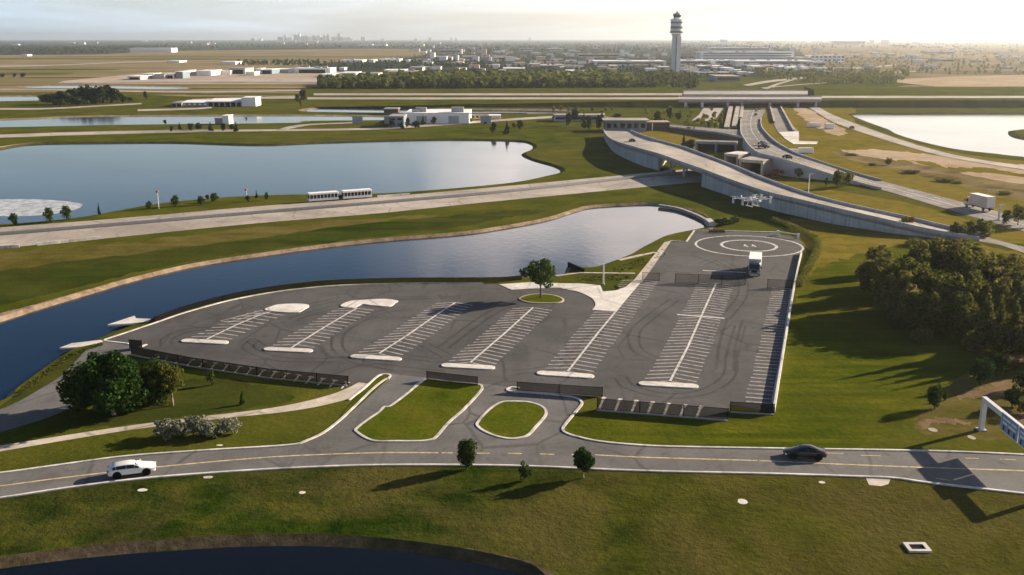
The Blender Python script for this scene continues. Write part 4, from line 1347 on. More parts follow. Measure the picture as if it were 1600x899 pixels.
def car(name, st, paint, loc, rz, label, cat='car', group=None, z=0.0):
    root = empty(name, Vector(loc) + Vector((0, 0, z)), rz)
    tag(root, label, cat, group)
    rings = []
    for x, w_, zb, wr, zr in st:
        half = [(w_ * .9, .24), (w_, .42), (w_, zb - .08), (w_ * .965, zb), (wr, zr - .05), (wr * .75, zr), (0, zr + .025)]
        ring_ = [Vector((x, y, z_)) for y, z_ in half] + [Vector((x, -y, z_)) for y, z_ in half[-2::-1]]
        rings.append(ring_)
    v, f = loft(rings)
    o = mobj('body', v, f, paint, root, smooth=True)
    md = o.modifiers.new('smooth', 'SUBSURF')
    md.levels = md.render_levels = 1

    def pane(i0, i1, a0, a1, b0=.06, b1=.94, c0=.12, c1=.9, off=.03):
        P = [rings[i0][a0], rings[i1][a0], rings[i1][a1], rings[i0][a1]]
        bl_ = lambda u, t: (P[0].lerp(P[1], u)).lerp(P[3].lerp(P[2], u), t)
        q = [bl_(b0, c0), bl_(b1, c0), bl_(b1, c1), bl_(b0, c1)]
        nr = (q[1] - q[0]).cross(q[3] - q[0]).normalized()
        cen = sum(q, Vector()) / 4
        if nr.dot(cen - Vector((cen.x * .6, 0, .9))) < 0:
            nr = -nr
        q = [p + nr * off for p in q]
        return [p for p in q], [p - nr * (off + .05) for p in q]

    def glass(nm, *a, **k):
        q, r = pane(*a, **k)
        mobj(nm, q + r, [(0, 1, 2, 3), (7, 6, 5, 4), (0, 4, 5, 1), (1, 5, 6, 2), (2, 6, 7, 3), (3, 7, 4, 0)], 'glass_dark', root)

    rw = 1 if st is not SEDAN else 2
    glass('windscreen', 5, 6, 4, 8, .12, .98, .05, .95, off=.02)
    glass('rear_window', rw, rw + 1, 4, 8, .05, .85, .08, .92, off=.02)
    for a0, a1 in ((3, 4), (9, 8)):
        glass('side_window', 3 if st is not SEDAN else 3, 4, a0, a1, .05, .97)
        glass('side_window', 4, 5, a0, a1, .03, .97)
        glass('side_window', 5, 6, a0, a1, .03, .55, .12, .8)
        if st is not SEDAN:
            glass('side_window', 2, 3, a0, a1, .1, .95, .15, .85)
    for x in (-1.42, 1.42):
        for y in (-1, 1):
            wh = empty('wheel', (0, 0, 0))
            wh.parent = root
            mb = MB().lathe([(.2, -.1), (.33, -.11), (.355, -.07), (.355, .07), (.33, .11), (.2, .1)], 18, (x, y * .83, .355), 'y')
            mb.build('tyre', 'rubber', wh, smooth=False)
            MB().lathe([(.04, y * .105), (.21, y * .1), (.235, y * .06), (.2, y * .03)], 14, (x, y * .835, .355), 'y').build('rim', 'alloy', wh)
            MB().lathe([(.43, y * .9), (.43, y * .94), (.3, y * .944)], 18, (x, 0, .40), 'y').build('wheel_arch', 'black_metal', root)
    xf, xr = st[-2][0], st[1][0]
    for y in (-1, 1):
        MB().box((xf + .02, y * .64, .66 if st is not SEDAN else .58), (.22, .34, .12), 0.25 * -y).build('headlight', 'lamp_lens', root)
        MB().box((xr - .02, y * .66, .84 if st is not SEDAN else .76), (.14, .34, .13)).build('tail_light', 'tail_lens', root)
        MB().box((.82, y * 1.0, 1.02 if st is not SEDAN else .95), (.16, .2, .13)).build('wing_mirror', paint, root)
    MB().box((2.33, 0, .42), (.12, 1.0, .14)).build('grille', 'black_metal', root)
    return root


def head(a, b, z=0.0):
    A, B = G(*a, z), G(*b, z)
    d = B - A
    return math.atan2(d.y, d.x)


car('car', HATCH, 'car_white', G(207, 741), head((170, 744.5), (240, 735.5)), 'white hatchback car driving right on the near lane of the foreground road', z=Z2 + .002)
dc_ = car('car', SEDAN, 'car_dark', G(1257, 714.5), head((1290, 715.5), (1225, 713)), 'dark charcoal saloon driving left on the far lane of the foreground road', z=Z2 + .002)
dc_.scale = (.94,) * 3


def box_truck(loc, rz, label, boxm='white_paint', Lb=6.4, hb=2.75, z=0.0, cabm='white_paint'):
    root = empty('box_truck', Vector(loc) + Vector((0, 0, z)), rz)
    tag(root, label, 'truck')
    MB().box((-1.0, 0, 1.0 + hb / 2), (Lb, 2.45, hb)).build('cargo_box', boxm, root, bevel=.05)
    MB().box((-.9, 0, 1.0 + hb + .02), (Lb + .06, 2.49, .06)).build('roof_panel', 'roof_white', root)
    MB().box((-.6, 0, .78), (Lb + 2.2, 1.0, .28)).build('chassis', 'black_metal', root)
    x0 = -1.0 + Lb / 2
    P = [(x0 + .1, .55), (x0 + 2.05, .55), (x0 + 2.1, 1.45), (x0 + 1.6, 2.55), (x0 + 1.3, 2.75), (x0 + .1, 2.75)]
    n = len(P)
    v = [(x, -1.1, z_) for x, z_ in P] + [(x, 1.1, z_) for x, z_ in P]
    f = [tuple(range(n)), tuple(range(2 * n - 1, n - 1, -1))] + [(i, i + n, (i + 1) % n + n, (i + 1) % n) for i in range(n)]
    cb = mobj('cab', v, f, cabm, root)
    md = cb.modifiers.new('bevel', 'BEVEL')
    md.width = .06
    MB().add([(x0 + 2.06, -.95, 1.55), (x0 + 2.06, .95, 1.55), (x0 + 1.68, .9, 2.42), (x0 + 1.68, -.9, 2.42), (x0 + 2.11, -.95, 1.57), (x0 + 2.11, .95, 1.57), (x0 + 1.73, .9, 2.44), (x0 + 1.73, -.9, 2.44)], [(0, 3, 2, 1), (4, 5, 6, 7), (0, 1, 5, 4), (1, 2, 6, 5), (2, 3, 7, 6), (3, 0, 4, 7)]).build('windscreen', 'glass_dark', root)
    for y in (-1, 1):
        MB().box((x0 + 1.0, y * 1.105, 1.95), (.85, .03, .75)).build('side_window', 'glass_dark', root)
        MB().box((x0 + 2.1, y * .8, .98), (.1, .38, .2)).build('headlight', 'lamp_lens', root)
        MB().box((x0 + 1.75, y * 1.3, 1.9), (.1, .2, .45)).build('wing_mirror', 'black_metal', root)
    MB().box((x0 + 2.11, 0, 1.12), (.08, 1.0, .42)).build('grille', 'black_metal', root)
    MB().box((x0 + 2.12, 0, .62), (.2, 2.2, .26)).build('bumper', 'steel_grey', root)
    for x in (-3.0, x0 + 1.1):
        for y in (-1, 1):
            wh = empty('wheel', (0, 0, 0))
            wh.parent = root
            MB().lathe([(.25, -.13), (.44, -.14), (.47, -.1), (.47, .1), (.44, .14), (.25, .13)], 16, (x, y * .98, .47), 'y').build('tyre', 'rubber', wh)
            MB().lathe([(.05, y * .12), (.26, y * .13), (.24, y * .06)], 12, (x, y * .99, .47), 'y').build('rim', 'steel_grey', wh)
    MB().box((-1.0 - Lb / 2 - .03, 0, 1.0 + hb / 2), (.05, 2.2, hb - .25)).build('rear_door', 'white_metal', root)
    return root


box_truck(G(1179, 425), head((1181, 408), (1176.5, 440)), 'white box truck with dark windscreen facing the viewer on the lot below the helipad', Lb=7.0, hb=2.2, z=Z1 + .002, cabm='car_grey', boxm='white_metal').scale = (.94,) * 3
box_truck(G(1529, 327.5), head((1556, 334.5), (1502, 321)), 'pale beige box truck driving left on the upper road at the right', Lb=7.0, hb=2.9, z=.08, boxm='wall_pink', cabm='wall_pink')

# ------------------------------------------------------------------ shuttle on the causeway
A, B = G(480, 316.5), G(581, 309)
t = empty('shuttle_tram', (A + B) / 2 + Vector((0, 0, .07)), math.atan2((B - A).y, (B - A).x))
tag(t, 'white two car open sided shuttle tram on the causeway along the lake', 'shuttle')
Lt = (B - A).length
for sgn in (-1, 1):
    cx = sgn * Lt * .26
    cl2 = Lt * .45
    cb = MB().box((cx, 0, .75), (cl2, 2.2, .75)).build('carriage', 'white_paint', t, bevel=.06)
    MB().box((cx, 0, 2.62), (cl2 * 1.0, 2.35, .62)).build('roof', 'roof_white', cb, bevel=.12)
    MB().box((cx, 0, 1.72), (cl2 * .96, 1.9, 1.2)).build('window_band', 'glass_dark', cb)
    n = 9
    for i in range(n):
        for y in (-1.03, 1.03):
            MB().box((cx - cl2 * .47 + cl2 * .94 * i / (n - 1), y, 1.72), (.14, .12, 1.2)).build('pillar', 'white_paint', cb)
    for x in (-cl2 * .35, cl2 * .35):
        for y in (-.95, .95):
            MB().lathe([(.1, -.1), (.36, -.12), (.36, .12), (.1, .1)], 12, (cx + x, y, .36), 'y').build('wheel', 'rubber', cb)
MB().box((0, 0, .9), (Lt * .09, 1.2, 1.0)).build('coupling', 'black_metal', t)
t.scale = (1, 1, .86)

# ------------------------------------------------------------------ drone
dz = 33.5
dq = ray(1176, 312)
dc = Vector((0, 0, HC)) + dq * ((dz - HC) / dq.z)
dr = empty('drone', dc, math.radians(-66), (1, 1, 1))
U = dc.y / CO / FP * 1.0                       # metres per picture pixel there
dr.scale = (U * 60 / 5.9,) * 3
tag(dr, 'white multi rotor cargo drone with upright end fins hovering before the ramp wall', 'drone')
P = [(-1.7, .1, .0), (-1.2, .34, .02), (0, .42, .05), (1.1, .36, 0), (1.75, .14, -.05)]
rg = []
for x, r, z in P:
    rg.append([Vector((x, math.cos(a) * r * 1.15, z + math.sin(a) * r * .75)) for a in [2 * PI * i / 12 for i in range(12)]])
v, f = loft(rg)
mobj('fuselage', v, f, 'white_paint', dr, smooth=True)
MB().box((1.15, 0, .22), (.7, .45, .12)).build('canopy', 'glass_dark', dr, bevel=.04)
MB().box((-.9, 0, .29), (.5, .4, .07)).build('tail_stripe', 'sign_red', dr)
for x in (-1.25, 1.05):
    MB().bar((x, -2.5, .12), (x, 2.5, .12), .2, .08).build('wing', 'white_paint', dr)
for x in (-1.25, 1.05):
    for y in (-2.5, -1.25, 1.25, 2.5):
        rot = MB().tube((x + .1, y, .1), (x + .1, y, .42), .12, .09, 10).build('rotor_pod', 'white_metal', dr)
        MB().box((x + .1, y, .45), (1.15, .1, .03), .5 + y).build('rotor_blade', 'white_paint', rot)
    for y in (-2.55, 2.55):
        MB().box((x - .1, y, -.12), (.55, .07, .9), 0, .7).build('end_fin', 'white_paint', dr)
for y in (-.6, .6):
    MB().bar((-.8, y, -.95), (.9, y, -.95), .12).build('landing_skid', 'white_paint', dr)
    for x in (-.5, .6):
        MB().bar((x, y * .5, -.2), (x, y, -.95), .1).build('skid_leg', 'white_paint', dr)

# ------------------------------------------------------------------ sign gantry at the right
p1 = G(1533, 672)
hg = HT(1533, 672, 621)
shadow = Vector((-sd.x, -sd.y, 0)).normalized() * (hg / math.tan(SUN_EL))
c2 = G(1522, 816) - shadow
g = empty('sign_gantry', p1)
tag(g, 'pale grey overhead gantry with blue sign panels spanning the road at the right edge', 'sign gantry')
e = c2 - p1
e.z = 0
MB().bar((0, 0, -.1), (0, 0, hg), .5).build('post', 'white_metal', g)
MB().bar(e + Vector((0, 0, -.1)), e + Vector((0, 0, hg)), .5).build('post', 'white_metal', g)
MB().box((0, 0, .06), (.95, .95, .16)).build('footing', 'wall_concrete', g)
MB().bar(Vector((0, 0, hg - .28)) - e * .012, Vector((0, 0, hg - .28)) + e * 1.012, .5, .6).build('beam', 'white_metal', g)
nrm = Vector((-e.y, e.x, 0)).normalized()
if nrm.x > 0:
    nrm = -nrm
for k, (u0, u1) in enumerate(((.30, .53), (.54, .72))):
    a, b = e * u0 + nrm * .36, e * u1 + nrm * .36
    up = Vector((0, 0, 1))
    zb, zt = hg - 1.8, hg + .25

    def pl(nm, s0, s1, z0, z1, d0, d1, m_, par):
        q = [a.lerp(b, s0), a.lerp(b, s1)]
        vs = [p + nrm * d + up * z for d in (d0, d1) for p in q for z in (z0, z1)]
        return mobj(nm, vs, [(0, 2, 3, 1), (4, 5, 7, 6), (0, 4, 6, 2), (1, 3, 7, 5), (0, 1, 5, 4), (2, 6, 7, 3)], m_, par)

    pn = pl('sign_panel', 0, 1, zb, zt, 0, .08, 'white_paint', g)
    pl('sign_face', .025, .975, zb + .09, zt - .09, .08, .10, 'sign_blue', pn)
    for (s0, s1, z0, z1) in ((.1, .55, 1.62, 1.86), (.62, .9, 1.62, 1.86), (.1, .38, 1.12, 1.36), (.46, .88, 1.12, 1.36)):
        pl('lettering', s0, s1, zb + z0 - .2, zb + z1 - .2, .10, .112, 'white_paint', pn)
    for s0 in (.16, .46, .76):
        pl('dark_arrow', s0, s0 + .1, zb + .2, zb + .75, .10, .112, 'glass_dark', pn)

# ------------------------------------------------------------------ small slabs in the grass
for px, w_, d_, lb, m_ in (((222, 766), 24, 7, 'pale slab in the grass just below the white car', 'concrete_white'), ((472, 770), 16, 7, 'small pale slab in the grass left of the roadside column tree', 'path_concrete'), ((1160, 784), 24, 12, 'rounded white slab in the lower right grass', 'concrete_white'),
                           ((343, 696), 16, 3, 'small white slab on the verge below the silvery shrubs', 'concrete_white'), ((325, 746), 24, 6, 'pale worn patch slab touching the near kerb right of the white car', 'path_concrete'),
                           ((1284, 754), 16, 6, 'small pale slab in grass below the dark saloon', 'path_concrete'), ((1458, 672), 22, 9, 'pale stone slab in the bare soil left of the gantry', 'path_concrete'), ((1518, 684), 18, 9, 'small tan slab below the gantry post', 'path_concrete')):
    c = G(*px)
    m = MPP(*px)
    ln = (G(px[0], px[1] - d_ / 2) - G(px[0], px[1] + d_ / 2)).length
    rr_ = random.Random(px[0])
    poly = [c + Vector((math.cos(a) * w_ * .7 * m / 2 * rr_.uniform(.85, 1.05), math.sin(a) * ln * .7 / 2 * rr_.uniform(.85, 1.05), 0)) for a in [2 * PI * i / 10 + .3 for i in range(10)]]
    tag(MB().prism(poly, -.05, .025).build('concrete_slab', m_, bevel=.01), lb, 'concrete slab')
c = G(1433, 857)
m = MPP(1433, 857)
d = empty('drain_inlet', c)
tag(d, 'square white concrete drain inlet with dark grate in the grass at lower right', 'drain')
for (x, y, sx, sy) in ((0, .62, 2.0, .34), (0, -.62, 2.0, .34), (-.82, 0, .36, .9), (.82, 0, .36, .9)):
    MB().box((x, y, .06), (sx, sy, .24)).build('rim', 'concrete_white', d)
MB().box((0, 0, .02), (1.28, .9, .1)).build('grate', 'black_metal', d)
sheet('driveway_apron', GP([(1352, 746), (1392, 748), (1388, 757), (1376, 760), (1358, 758)]), .012, 'path_concrete')

# foam on the lake
m_ = [Vector((p.x, p.y, 0)) for p in crom(GP([(-60, 322), (-20, 313), (40, 311.5), (90, 313.5), (118, 317), (129, 320), (122, 326), (100, 332), (60, 337), (0, 338), (-50, 335)], -.6), 5, True)]
sheet('water_foam', m_, -.585, 'foam', 'stuff')


# ------------------------------------------------------------------ poles
def pole(px, yb, yt, label, topm=None, wd=.14, z=0.0, arm=0, nm='lamp_post', cat='pole'):
    b = G(px, yb, z)
    h = HT(px, yb, yt, z)
    o = empty(nm, b)
    tag(o, label, cat)
    MB().tube((0, 0, -.1), (0, 0, h), wd, wd * .7, 8).build('pole', 'white_metal', o)
    MB().tube((0, 0, -.02), (0, 0, .25), wd * 2, wd * 2, 8).build('base', 'steel_grey', o)
    if topm:
        MB().lathe([(.05, -.25), (.42, -.1), (.46, .08), (.28, .24), (.05, .3)], 10, (0, 0, h)).build('marker_ball', topm, o)
    if arm:
        MB().bar((0, 0, h - .1), (arm, 0, h + .1), .12).build('arm', 'white_metal', o)
        MB().box((arm, 0, h + .05), (.7, .3, .14)).build('lamp_head', 'steel_grey', o)
    return o


pole(248, 326, 300, 'white pole with a red ball top on the lake bank', 'sign_red', nm='marker_pole')
pole(385.5, 312, 297, 'pole with a brown red ball top by the lake near the shuttle', 'sign_red', nm='marker_pole')
pole(942.5, 445, 412, 'thin tan pole at the grass corner behind the round tree', None, .16, nm='marker_pole')
pole(1262, 318, 272, 'tall white lamp post at the ramp edge behind the drone', None, .16, arm=1.2)
pole(1217, 268, 246, 'white lamp post at the grey wall of the underpass', None, .16, arm=1.2)
pole(1560, 345, 320, 'white pole structure beside the box truck', None, .3, arm=1.6, nm='sign_pole')

# ------------------------------------------------------------------ causeway road along the lake
ct = spx([(-500, 396), (-120, 364.5), (0, 356), (200, 340.5), (400, 323), (600, 308), (750, 295), (980, 273.5), (1060, 266), (1180, 255)])
cb_ = spx([(-500, 433), (-120, 399), (0, 388.5), (160, 373.5), (400, 349.5), (600, 333), (750, 317.5), (900, 303), (1025, 291), (1080, 286), (1180, 277)])
strip('causeway', ct, cb_, 'concrete_road', 60, dz=.05)
o = MB()
md_ = spx([(-500, 408), (-120, 377), (0, 368), (200, 351.5), (400, 334.5), (600, 318), (800, 300), (1000, 278), (1060, 272.5), (1120, 267)])
sweep(o, md_, .35, 0, .8)
tag(o.build('median_barrier', 'steel_grey'), 'long concrete median barrier splitting the causeway along the lake', 'barrier')  # darker grey than concrete: its shaded side is put into the colour
strip('median_shade_strip', [p + side_of(md_, i) * .7 for i, p in enumerate(md_)], [p - side_of(md_, i) * .7 for i, p in enumerate(md_)], 'asphalt_lot', 60, dz=.075)  # dark strip added along the barrier to paint in its shade line
for a, b, lb in (((58, 384), (157, 373.5), 'white low barrier wall on the lower edge of the causeway'), ((-30, 391), (30, 387), 'short white barrier at the far left of the causeway'), ((590, 309.5), (640, 305.5), 'pale low barrier just right of the shuttle tram')):
    o = MB()
    sweep(o, GP([a, b]), .4, 0, .65)
    tag(o.build('roadside_barrier', 'kerb_paint'), lb, 'barrier')


def road(name, up, lo, mat, z=.1, n=50, sub=5):
    return strip(name, crom(GP(up, z), sub), crom(GP(lo, z), sub), mat, n)


road('shore_road', [(-100, 212), (0, 210.5), (100, 207), (270, 203.5), (400, 202.5), (580, 200), (680, 193.5), (760, 188), (850, 182), (945, 177)], [(-100, 217), (0, 215.5), (100, 212), (270, 207.5), (400, 205.5), (580, 203), (680, 197), (760, 191), (850, 185.5), (945, 180)], 'road_pale')
road('field_road', [(-60, 168.5), (60, 169), (150, 165), (220, 161)], [(-60, 171), (60, 171.5), (150, 167), (222, 163)], 'road_pale')
road('field_road', [(215, 171), (300, 169), (330, 167)], [(215, 174), (300, 171.5), (332, 169)], 'road_pale')
road('field_road', [(430, 204), (450, 198), (480, 194), (560, 191)], [(440, 204), (466, 199), (490, 195.5), (560, 192.5)], 'road_pale')
road('runway', [(-100, 105.5), (0, 103), (100, 101), (165, 98), (290, 94.5)], [(-100, 107.5), (0, 105), (100, 102.4), (165, 99.4), (290, 95.3)], 'road_pale', .3)
road('runway', [(-100, 139.5), (40, 139), (300, 143), (490, 140)], [(-100, 141.5), (40, 141), (300, 145), (490, 142)], 'road_pale', .3)
road('taxiway', [(100, 128), (300, 125), (480, 124), (560, 122)], [(100, 130.5), (300, 128.5), (480, 129), (570, 125)], 'road_pale', .35)
road('taxiway', [(300, 155), (390, 152), (470, 150)], [(300, 158), (390, 155), (480, 154)], 'road_pale', .3)

# ------------------------------------------------------------------ raised taxiway embankment and its bridges
ZE = 4.5


def emb(px0, px1, z0, z1, name='embankment', mat='grass_rough'):
    """long bank with a flat top between two picture columns; its height may change along it"""
    rows = []
    for px, z in ((px0, z0), (px1, z1)):
        bk = G(px, 138)
        bk.y += 30
        rows.append([G(px, 168), G(px, 157, z), G(px, 140.5, z), bk])
    vs = rows[0] + rows[1]
    o = mobj(name, vs, [(0, 4, 5, 1), (1, 5, 6, 2), (2, 6, 7, 3), (0, 1, 2, 3), (4, 7, 6, 5)], mat)
    o['kind'] = 'structure'


emb(470, 1068, .5, ZE)
emb(1272, 1900, ZE, ZE)
zl = lambda x: .5 + (ZE - .5) * (x - 470) / 598
for y0, y1, x0, x1 in ((146, 149.2, 490, 1066), (152.4, 155.6, 480, 1066)):
    xs_ = [x0 + (x1 - x0) * i / 8 for i in range(9)]
    road('taxiway', [(x, y0, zl(x) + .25) for x in xs_], [(x, y1, zl(x) + .25) for x in xs_], 'road_pale', 0, 9, 1)
road('taxiway', [(1276, 150), (1900, 150)], [(1276, 153.5), (1900, 153.5)], 'road_pale', ZE + .08, 2, 1)
br = empty('taxiway_bridge', G(1070, 158, ZE))
tag(br, 'long flat concrete taxiway bridge on short piers over the airport roads, nearer of the pair', 'bridge')
b2 = empty('taxiway_bridge', G(1070, 146, ZE))
tag(b2, 'long concrete taxiway bridge over the airport roads, farther of the pair', 'bridge')
for root, yn, yf, x0, x1 in ((br, 157.3, 152.0, 1060, 1284), (b2, 149.5, 142.5, 1068, 1262)):
    o0 = root.location
    a, b = G(x0, yn, ZE), G(x1, yn, ZE)
    c, d_ = G(x1, yf, ZE), G(x0, yf, ZE)
    mb = MB()
    vs = [p - o0 + Vector((0, 0, q)) for q in (-1.1, .12) for p in (a, b, c, d_)]
    mb.add(vs, [(3, 2, 1, 0), (4, 5, 6, 7), (0, 1, 5, 4), (1, 2, 6, 5), (2, 3, 7, 6), (3, 0, 4, 7)])
    mb.build('deck', 'concrete_road', root)
    for p, q in ((a, b), (d_, c)):
        mb = MB()
        sweep(mb, [p - o0, q - o0], .5, .1, .9)
        mb.build('parapet', 'wall_concrete', root)
    xs = (1072, 1098, 1138, 1160, 1204, 1248, 1276) if root is br else (1076, 1130, 1190, 1250)
    for x in xs:
        for yy in (yn + .0, (yn + yf) / 2):
            p = G(x, yy, ZE) - o0
            MB().box((p.x, p.y + 1.2, -ZE / 2 - .55), (1.5, 1.5, ZE - 1.0)).build('pier', 'white_metal' if x in (1072, 1098) else 'wall_concrete', root)
    bk = MB()
    p, q = G(x0 + 4, yf, ZE) - o0, G(x1 - 4, yf, ZE) - o0
    bk.box(((p.x + q.x) / 2, p.y - 1.5, -ZE / 2 - .6), (q.x - p.x, .6, ZE - 1.1))
    bk.build('abutment_wall', 'rust_wall' if root is b2 else 'wall_grey', root)


# ------------------------------------------------------------------ ramp with retaining walls
near = [(943, 207.5, 214), (948, 214, 224), (962, 223, 240), (1000, 235, 258), (1028, 243, 266.5), (1060, 254.5, 278), (1097, 267.5, 292), (1150, 287.5, 310), (1200, 304, 327), (1250, 316, 339), (1300, 328, 350), (1350, 339.5, 358), (1400, 351, 365.5), (1440, 360, 370), (1480, 367.5, 374), (1530, 375, 377.5)]
far = [(985, 205.5), (993, 208.5), (1003, 213), (1022, 219.5), (1046, 226), (1074, 234), (1104, 245), (1148, 262), (1190, 279.5), (1232, 295), (1276, 309.5), (1322, 321.5), (1372, 332.5), (1420, 343), (1475, 356), (1545, 371)]
base = GP([(p[0], p[2]) for p in near])
zs = [max(.15, HT(*[p[0], p[2], p[1]])) for p in near]
zs[0] = zs[1] = min(zs[1], 3.6)
ntop = [b + Vector((0, 0, z)) for b, z in zip(base, zs)]
ftop = [G(p[0], p[1], z) for p, z in zip(far, zs)]
ntop, ftop = crom(ntop, 5), crom(ftop, 5)
base = [Vector((p.x, p.y, 0)) for p in ntop]
fbase = [Vector((p.x, p.y, 0)) for p in ftop]
ov = empty('overpass_ramp', base[25])
tag(ov, 'long curved concrete ramp with tall retaining walls bridging the causeway', 'overpass')
o0 = ov.location


def loc_(pts, dz=0.0):
    return [p - o0 + Vector((0, 0, dz)) for p in pts]


def slab(mb, A, B, th):
    n = len(A)
    vs = []
    for i in range(n):
        vs += [A[i], B[i], B[i] - Vector((0, 0, th)), A[i] - Vector((0, 0, th))]
    fs = []
    for i in range(n - 1):
        for k in range(4):
            a, b = i * 4 + k, i * 4 + (k + 1) % 4
            fs.append((a, b, b + 4, a + 4))
    fs += [(3, 2, 1, 0), tuple((n - 1) * 4 + k for k in range(4))]
    mb.add(vs, fs)


mb = MB()
slab(mb, loc_(ntop), loc_(ftop), .9)
mb.build('deck', 'concrete_road', ov)
I0, I1 = 4 * 5, 6 * 5            # opening between these samples


def wall(mb, top, b, th):
    n = len(top)
    vs = []
    for i in range(n):
        s = side_of(b, i) * th
        vs += [b[i] + Vector((0, 0, -.3)), b[i] + s + Vector((0, 0, -.3)), top[i] + s, top[i]]
    fs = []
    for i in range(n - 1):
        for k in range(4):
            a, c = i * 4 + k, i * 4 + (k + 1) % 4
            fs.append((a, c, c + 4, a + 4))
    fs += [(3, 2, 1, 0), tuple((n - 1) * 4 + k for k in range(4))]
    mb.add(vs, fs)


for s, e_ in ((0, I0 + 1), (I1, len(base))):
    mb = MB()
    wall(mb, loc_(ntop[s:e_], -.35), loc_(base[s:e_]), .6)
    mb.build('retaining_wall', 'wall_concrete', ov)
    mb = MB()
    wall(mb, loc_(ftop[s:e_], -.35), loc_(fbase[s:e_]), -.6)
    mb.build('retaining_wall', 'wall_concrete', ov)
    k = s if s else e_ - 1            # end wall beside the opening
    mb = MB()
    a, b = base[k] - o0, fbase[k] - o0
    mb.bar(a.lerp(b, .02) + Vector((0, 0, 1.7)), a.lerp(b, .98) + Vector((0, 0, 1.7)), .6, 3.9)
    mb.build('abutment_wall', 'wall_concrete', ov)
for path in (ntop, ftop):
    mb = MB()
    sweep(mb, loc_(path), .32, -.05, .75)
    mb.build('parapet', 'wall_concrete', ov)
for u in (.3, .62):
    k = int(I0 + (I1 - I0) * u)
    for v_ in (.12, .5, .88):
        p = base[k].lerp(fbase[k], v_) - o0
        MB().box((p.x, p.y, ntop[k].z / 2 - .55), (.7, .7, ntop[k].z - .8)).build('pier', 'wall_concrete', ov)
for i in (28, 36, 44, 52, 8, 13):          # wall panel joints
    if I0 < i < I1:
        continue
    p = base[i] - o0
    s = side_of(base, i)
    MB().box((p.x - s.x * .02, p.y - s.y * .02, ntop[i].z / 2 - .2), (.12, .12, max(.4, ntop[i].z - .5)), math.atan2(s.y, s.x)).build('drain_pipe', 'steel_grey', ov)
strip('ramp_road', GP([(1540, 370.5), (1600, 386), (1680, 408), (1760, 430)], .06), GP([(1526, 376.5), (1560, 382), (1620, 402), (1740, 446)], .06), 'highway', 16)

# boulders / rubble seen through the opening
rr = random.Random(4)
for i, (x, y, w_, lb) in enumerate(((1048, 268, 18, 'largest tan rubble heap under the ramp bridge'), (1062, 272, 20, 'tan rubble heap right of the largest under the ramp bridge'), (1076, 276, 16, 'small tan rubble heap near the right abutment of the bridge'), (1040, 262, 12, 'greyish rubble heap near the left abutment of the bridge'))):
    c = G(x, y)
    r_ = w_ * MPP(x, y) / 2
    bm = bmesh.new()
    bmesh.ops.create_icosphere(bm, subdivisions=3, radius=1)
    for v in bm.verts:
        q = v.co.copy()
        nn = math.sin(q.x * 5 + i) * .1 + math.sin(q.y * 7 + q.z * 4) * .1 + rr.uniform(-.05, .05)
        v.co = Vector((q.x * r_ * (1 + nn), q.y * r_ * .8 * (1 + nn), max(-.1, q.z * r_ * .35 * (1 + nn))))
    me = bpy.data.meshes.new('rubble_heap')
    bm.to_mesh(me)
    bm.free()
    me.materials.append(M['boulder_tan'])
    o = bpy.data.objects.new('rubble_heap', me)
    COL.objects.link(o)
    o.location = c
    tag(o, lb, 'rubble heap', 'rubble under the ramp bridge')

# ------------------------------------------------------------------ upper highway on its wall
hl = [(1160, 172, .1), (1158, 184, .4), (1157, 200, 1.8), (1160, 214, 3.6), (1180, 238, 5.2), (1220, 250, 5.0), (1262, 263, 3.4), (1308, 278, 1.2), (1350, 290, .3), (1400, 303, .1), (1500, 333, .08), (1600, 362, .08), (1740, 404, .08)]
hr_ = [(1196, 172, .1), (1190, 184, .4), (1189, 196, 1.8), (1195, 207, 3.6), (1213, 224, 5.2), (1243, 241, 5.0), (1276, 253, 3.4), (1316, 266, 1.2), (1352, 277, .3), (1400, 289, .1), (1500, 315, .08), (1600, 342, .08), (1740, 380, .08)]
HL, HR = crom(GP(hl), 5), crom(GP(hr_), 5)
hw = empty('elevated_highway', Vector((HL[20].x, HL[20].y, 0)))
tag(hw, 'wide grey highway rising over the dark underpass openings then curving right', 'highway')
o0 = hw.location
mb = MB()
slab(mb, [p - o0 for p in HL], [p - o0 for p in HR], .05)
mb.build('carriageway', 'highway', hw)
hb, hbr = [Vector((p.x, p.y, 0)) for p in HL], [Vector((p.x, p.y, 0)) for p in HR]
mb = MB()
wall(mb, [p - o0 - Vector((0, 0, .06)) for p in HL[8:40]], [p - o0 for p in hb[8:40]], .5)
mb.build('retaining_wall', 'wall_grey', hw)
mb = MB()
wall(mb, [p - o0 - Vector((0, 0, .06)) for p in HR[8:40]], [p - o0 for p in hbr[8:40]], -.5)
mb.build('retaining_wall', 'wall_grey', hw)
for pth in (HL, HR):
    mb = MB()
    sweep(mb, [p - o0 for p in pth[6:44]], .35, -.05, .7)
    mb.build('parapet', 'wall_concrete', hw)
mk = MB()
for u in (.25, .5, .75):
    pth = [a.lerp(b, u) - o0 for a, b in zip(HL, HR)]
    if u == .5:
        vs = []
        for i, p in enumerate(pth):
            s = side_of(pth, i) * .15
            vs += [p - s + Vector((0, 0, .012)), p + s + Vector((0, 0, .012))]
        mk.add(vs, [(2 * i + 1, 2 * i, 2 * i + 2, 2 * i + 3) for i in range(len(pth) - 1)])
    else:
        for k in range(0, len(pth) - 1, 2):
            p, q = pth[k], pth[k].lerp(pth[k + 1], .6)
            s = side_of(pth, k) * .12
            n_ = Vector((0, 0, .012))
            mk.add([p - s + n_, p + s + n_, q + s + n_, q - s + n_], [(1, 0, 3, 2)])
mk.build('lane_lines', 'paint_white', hw)
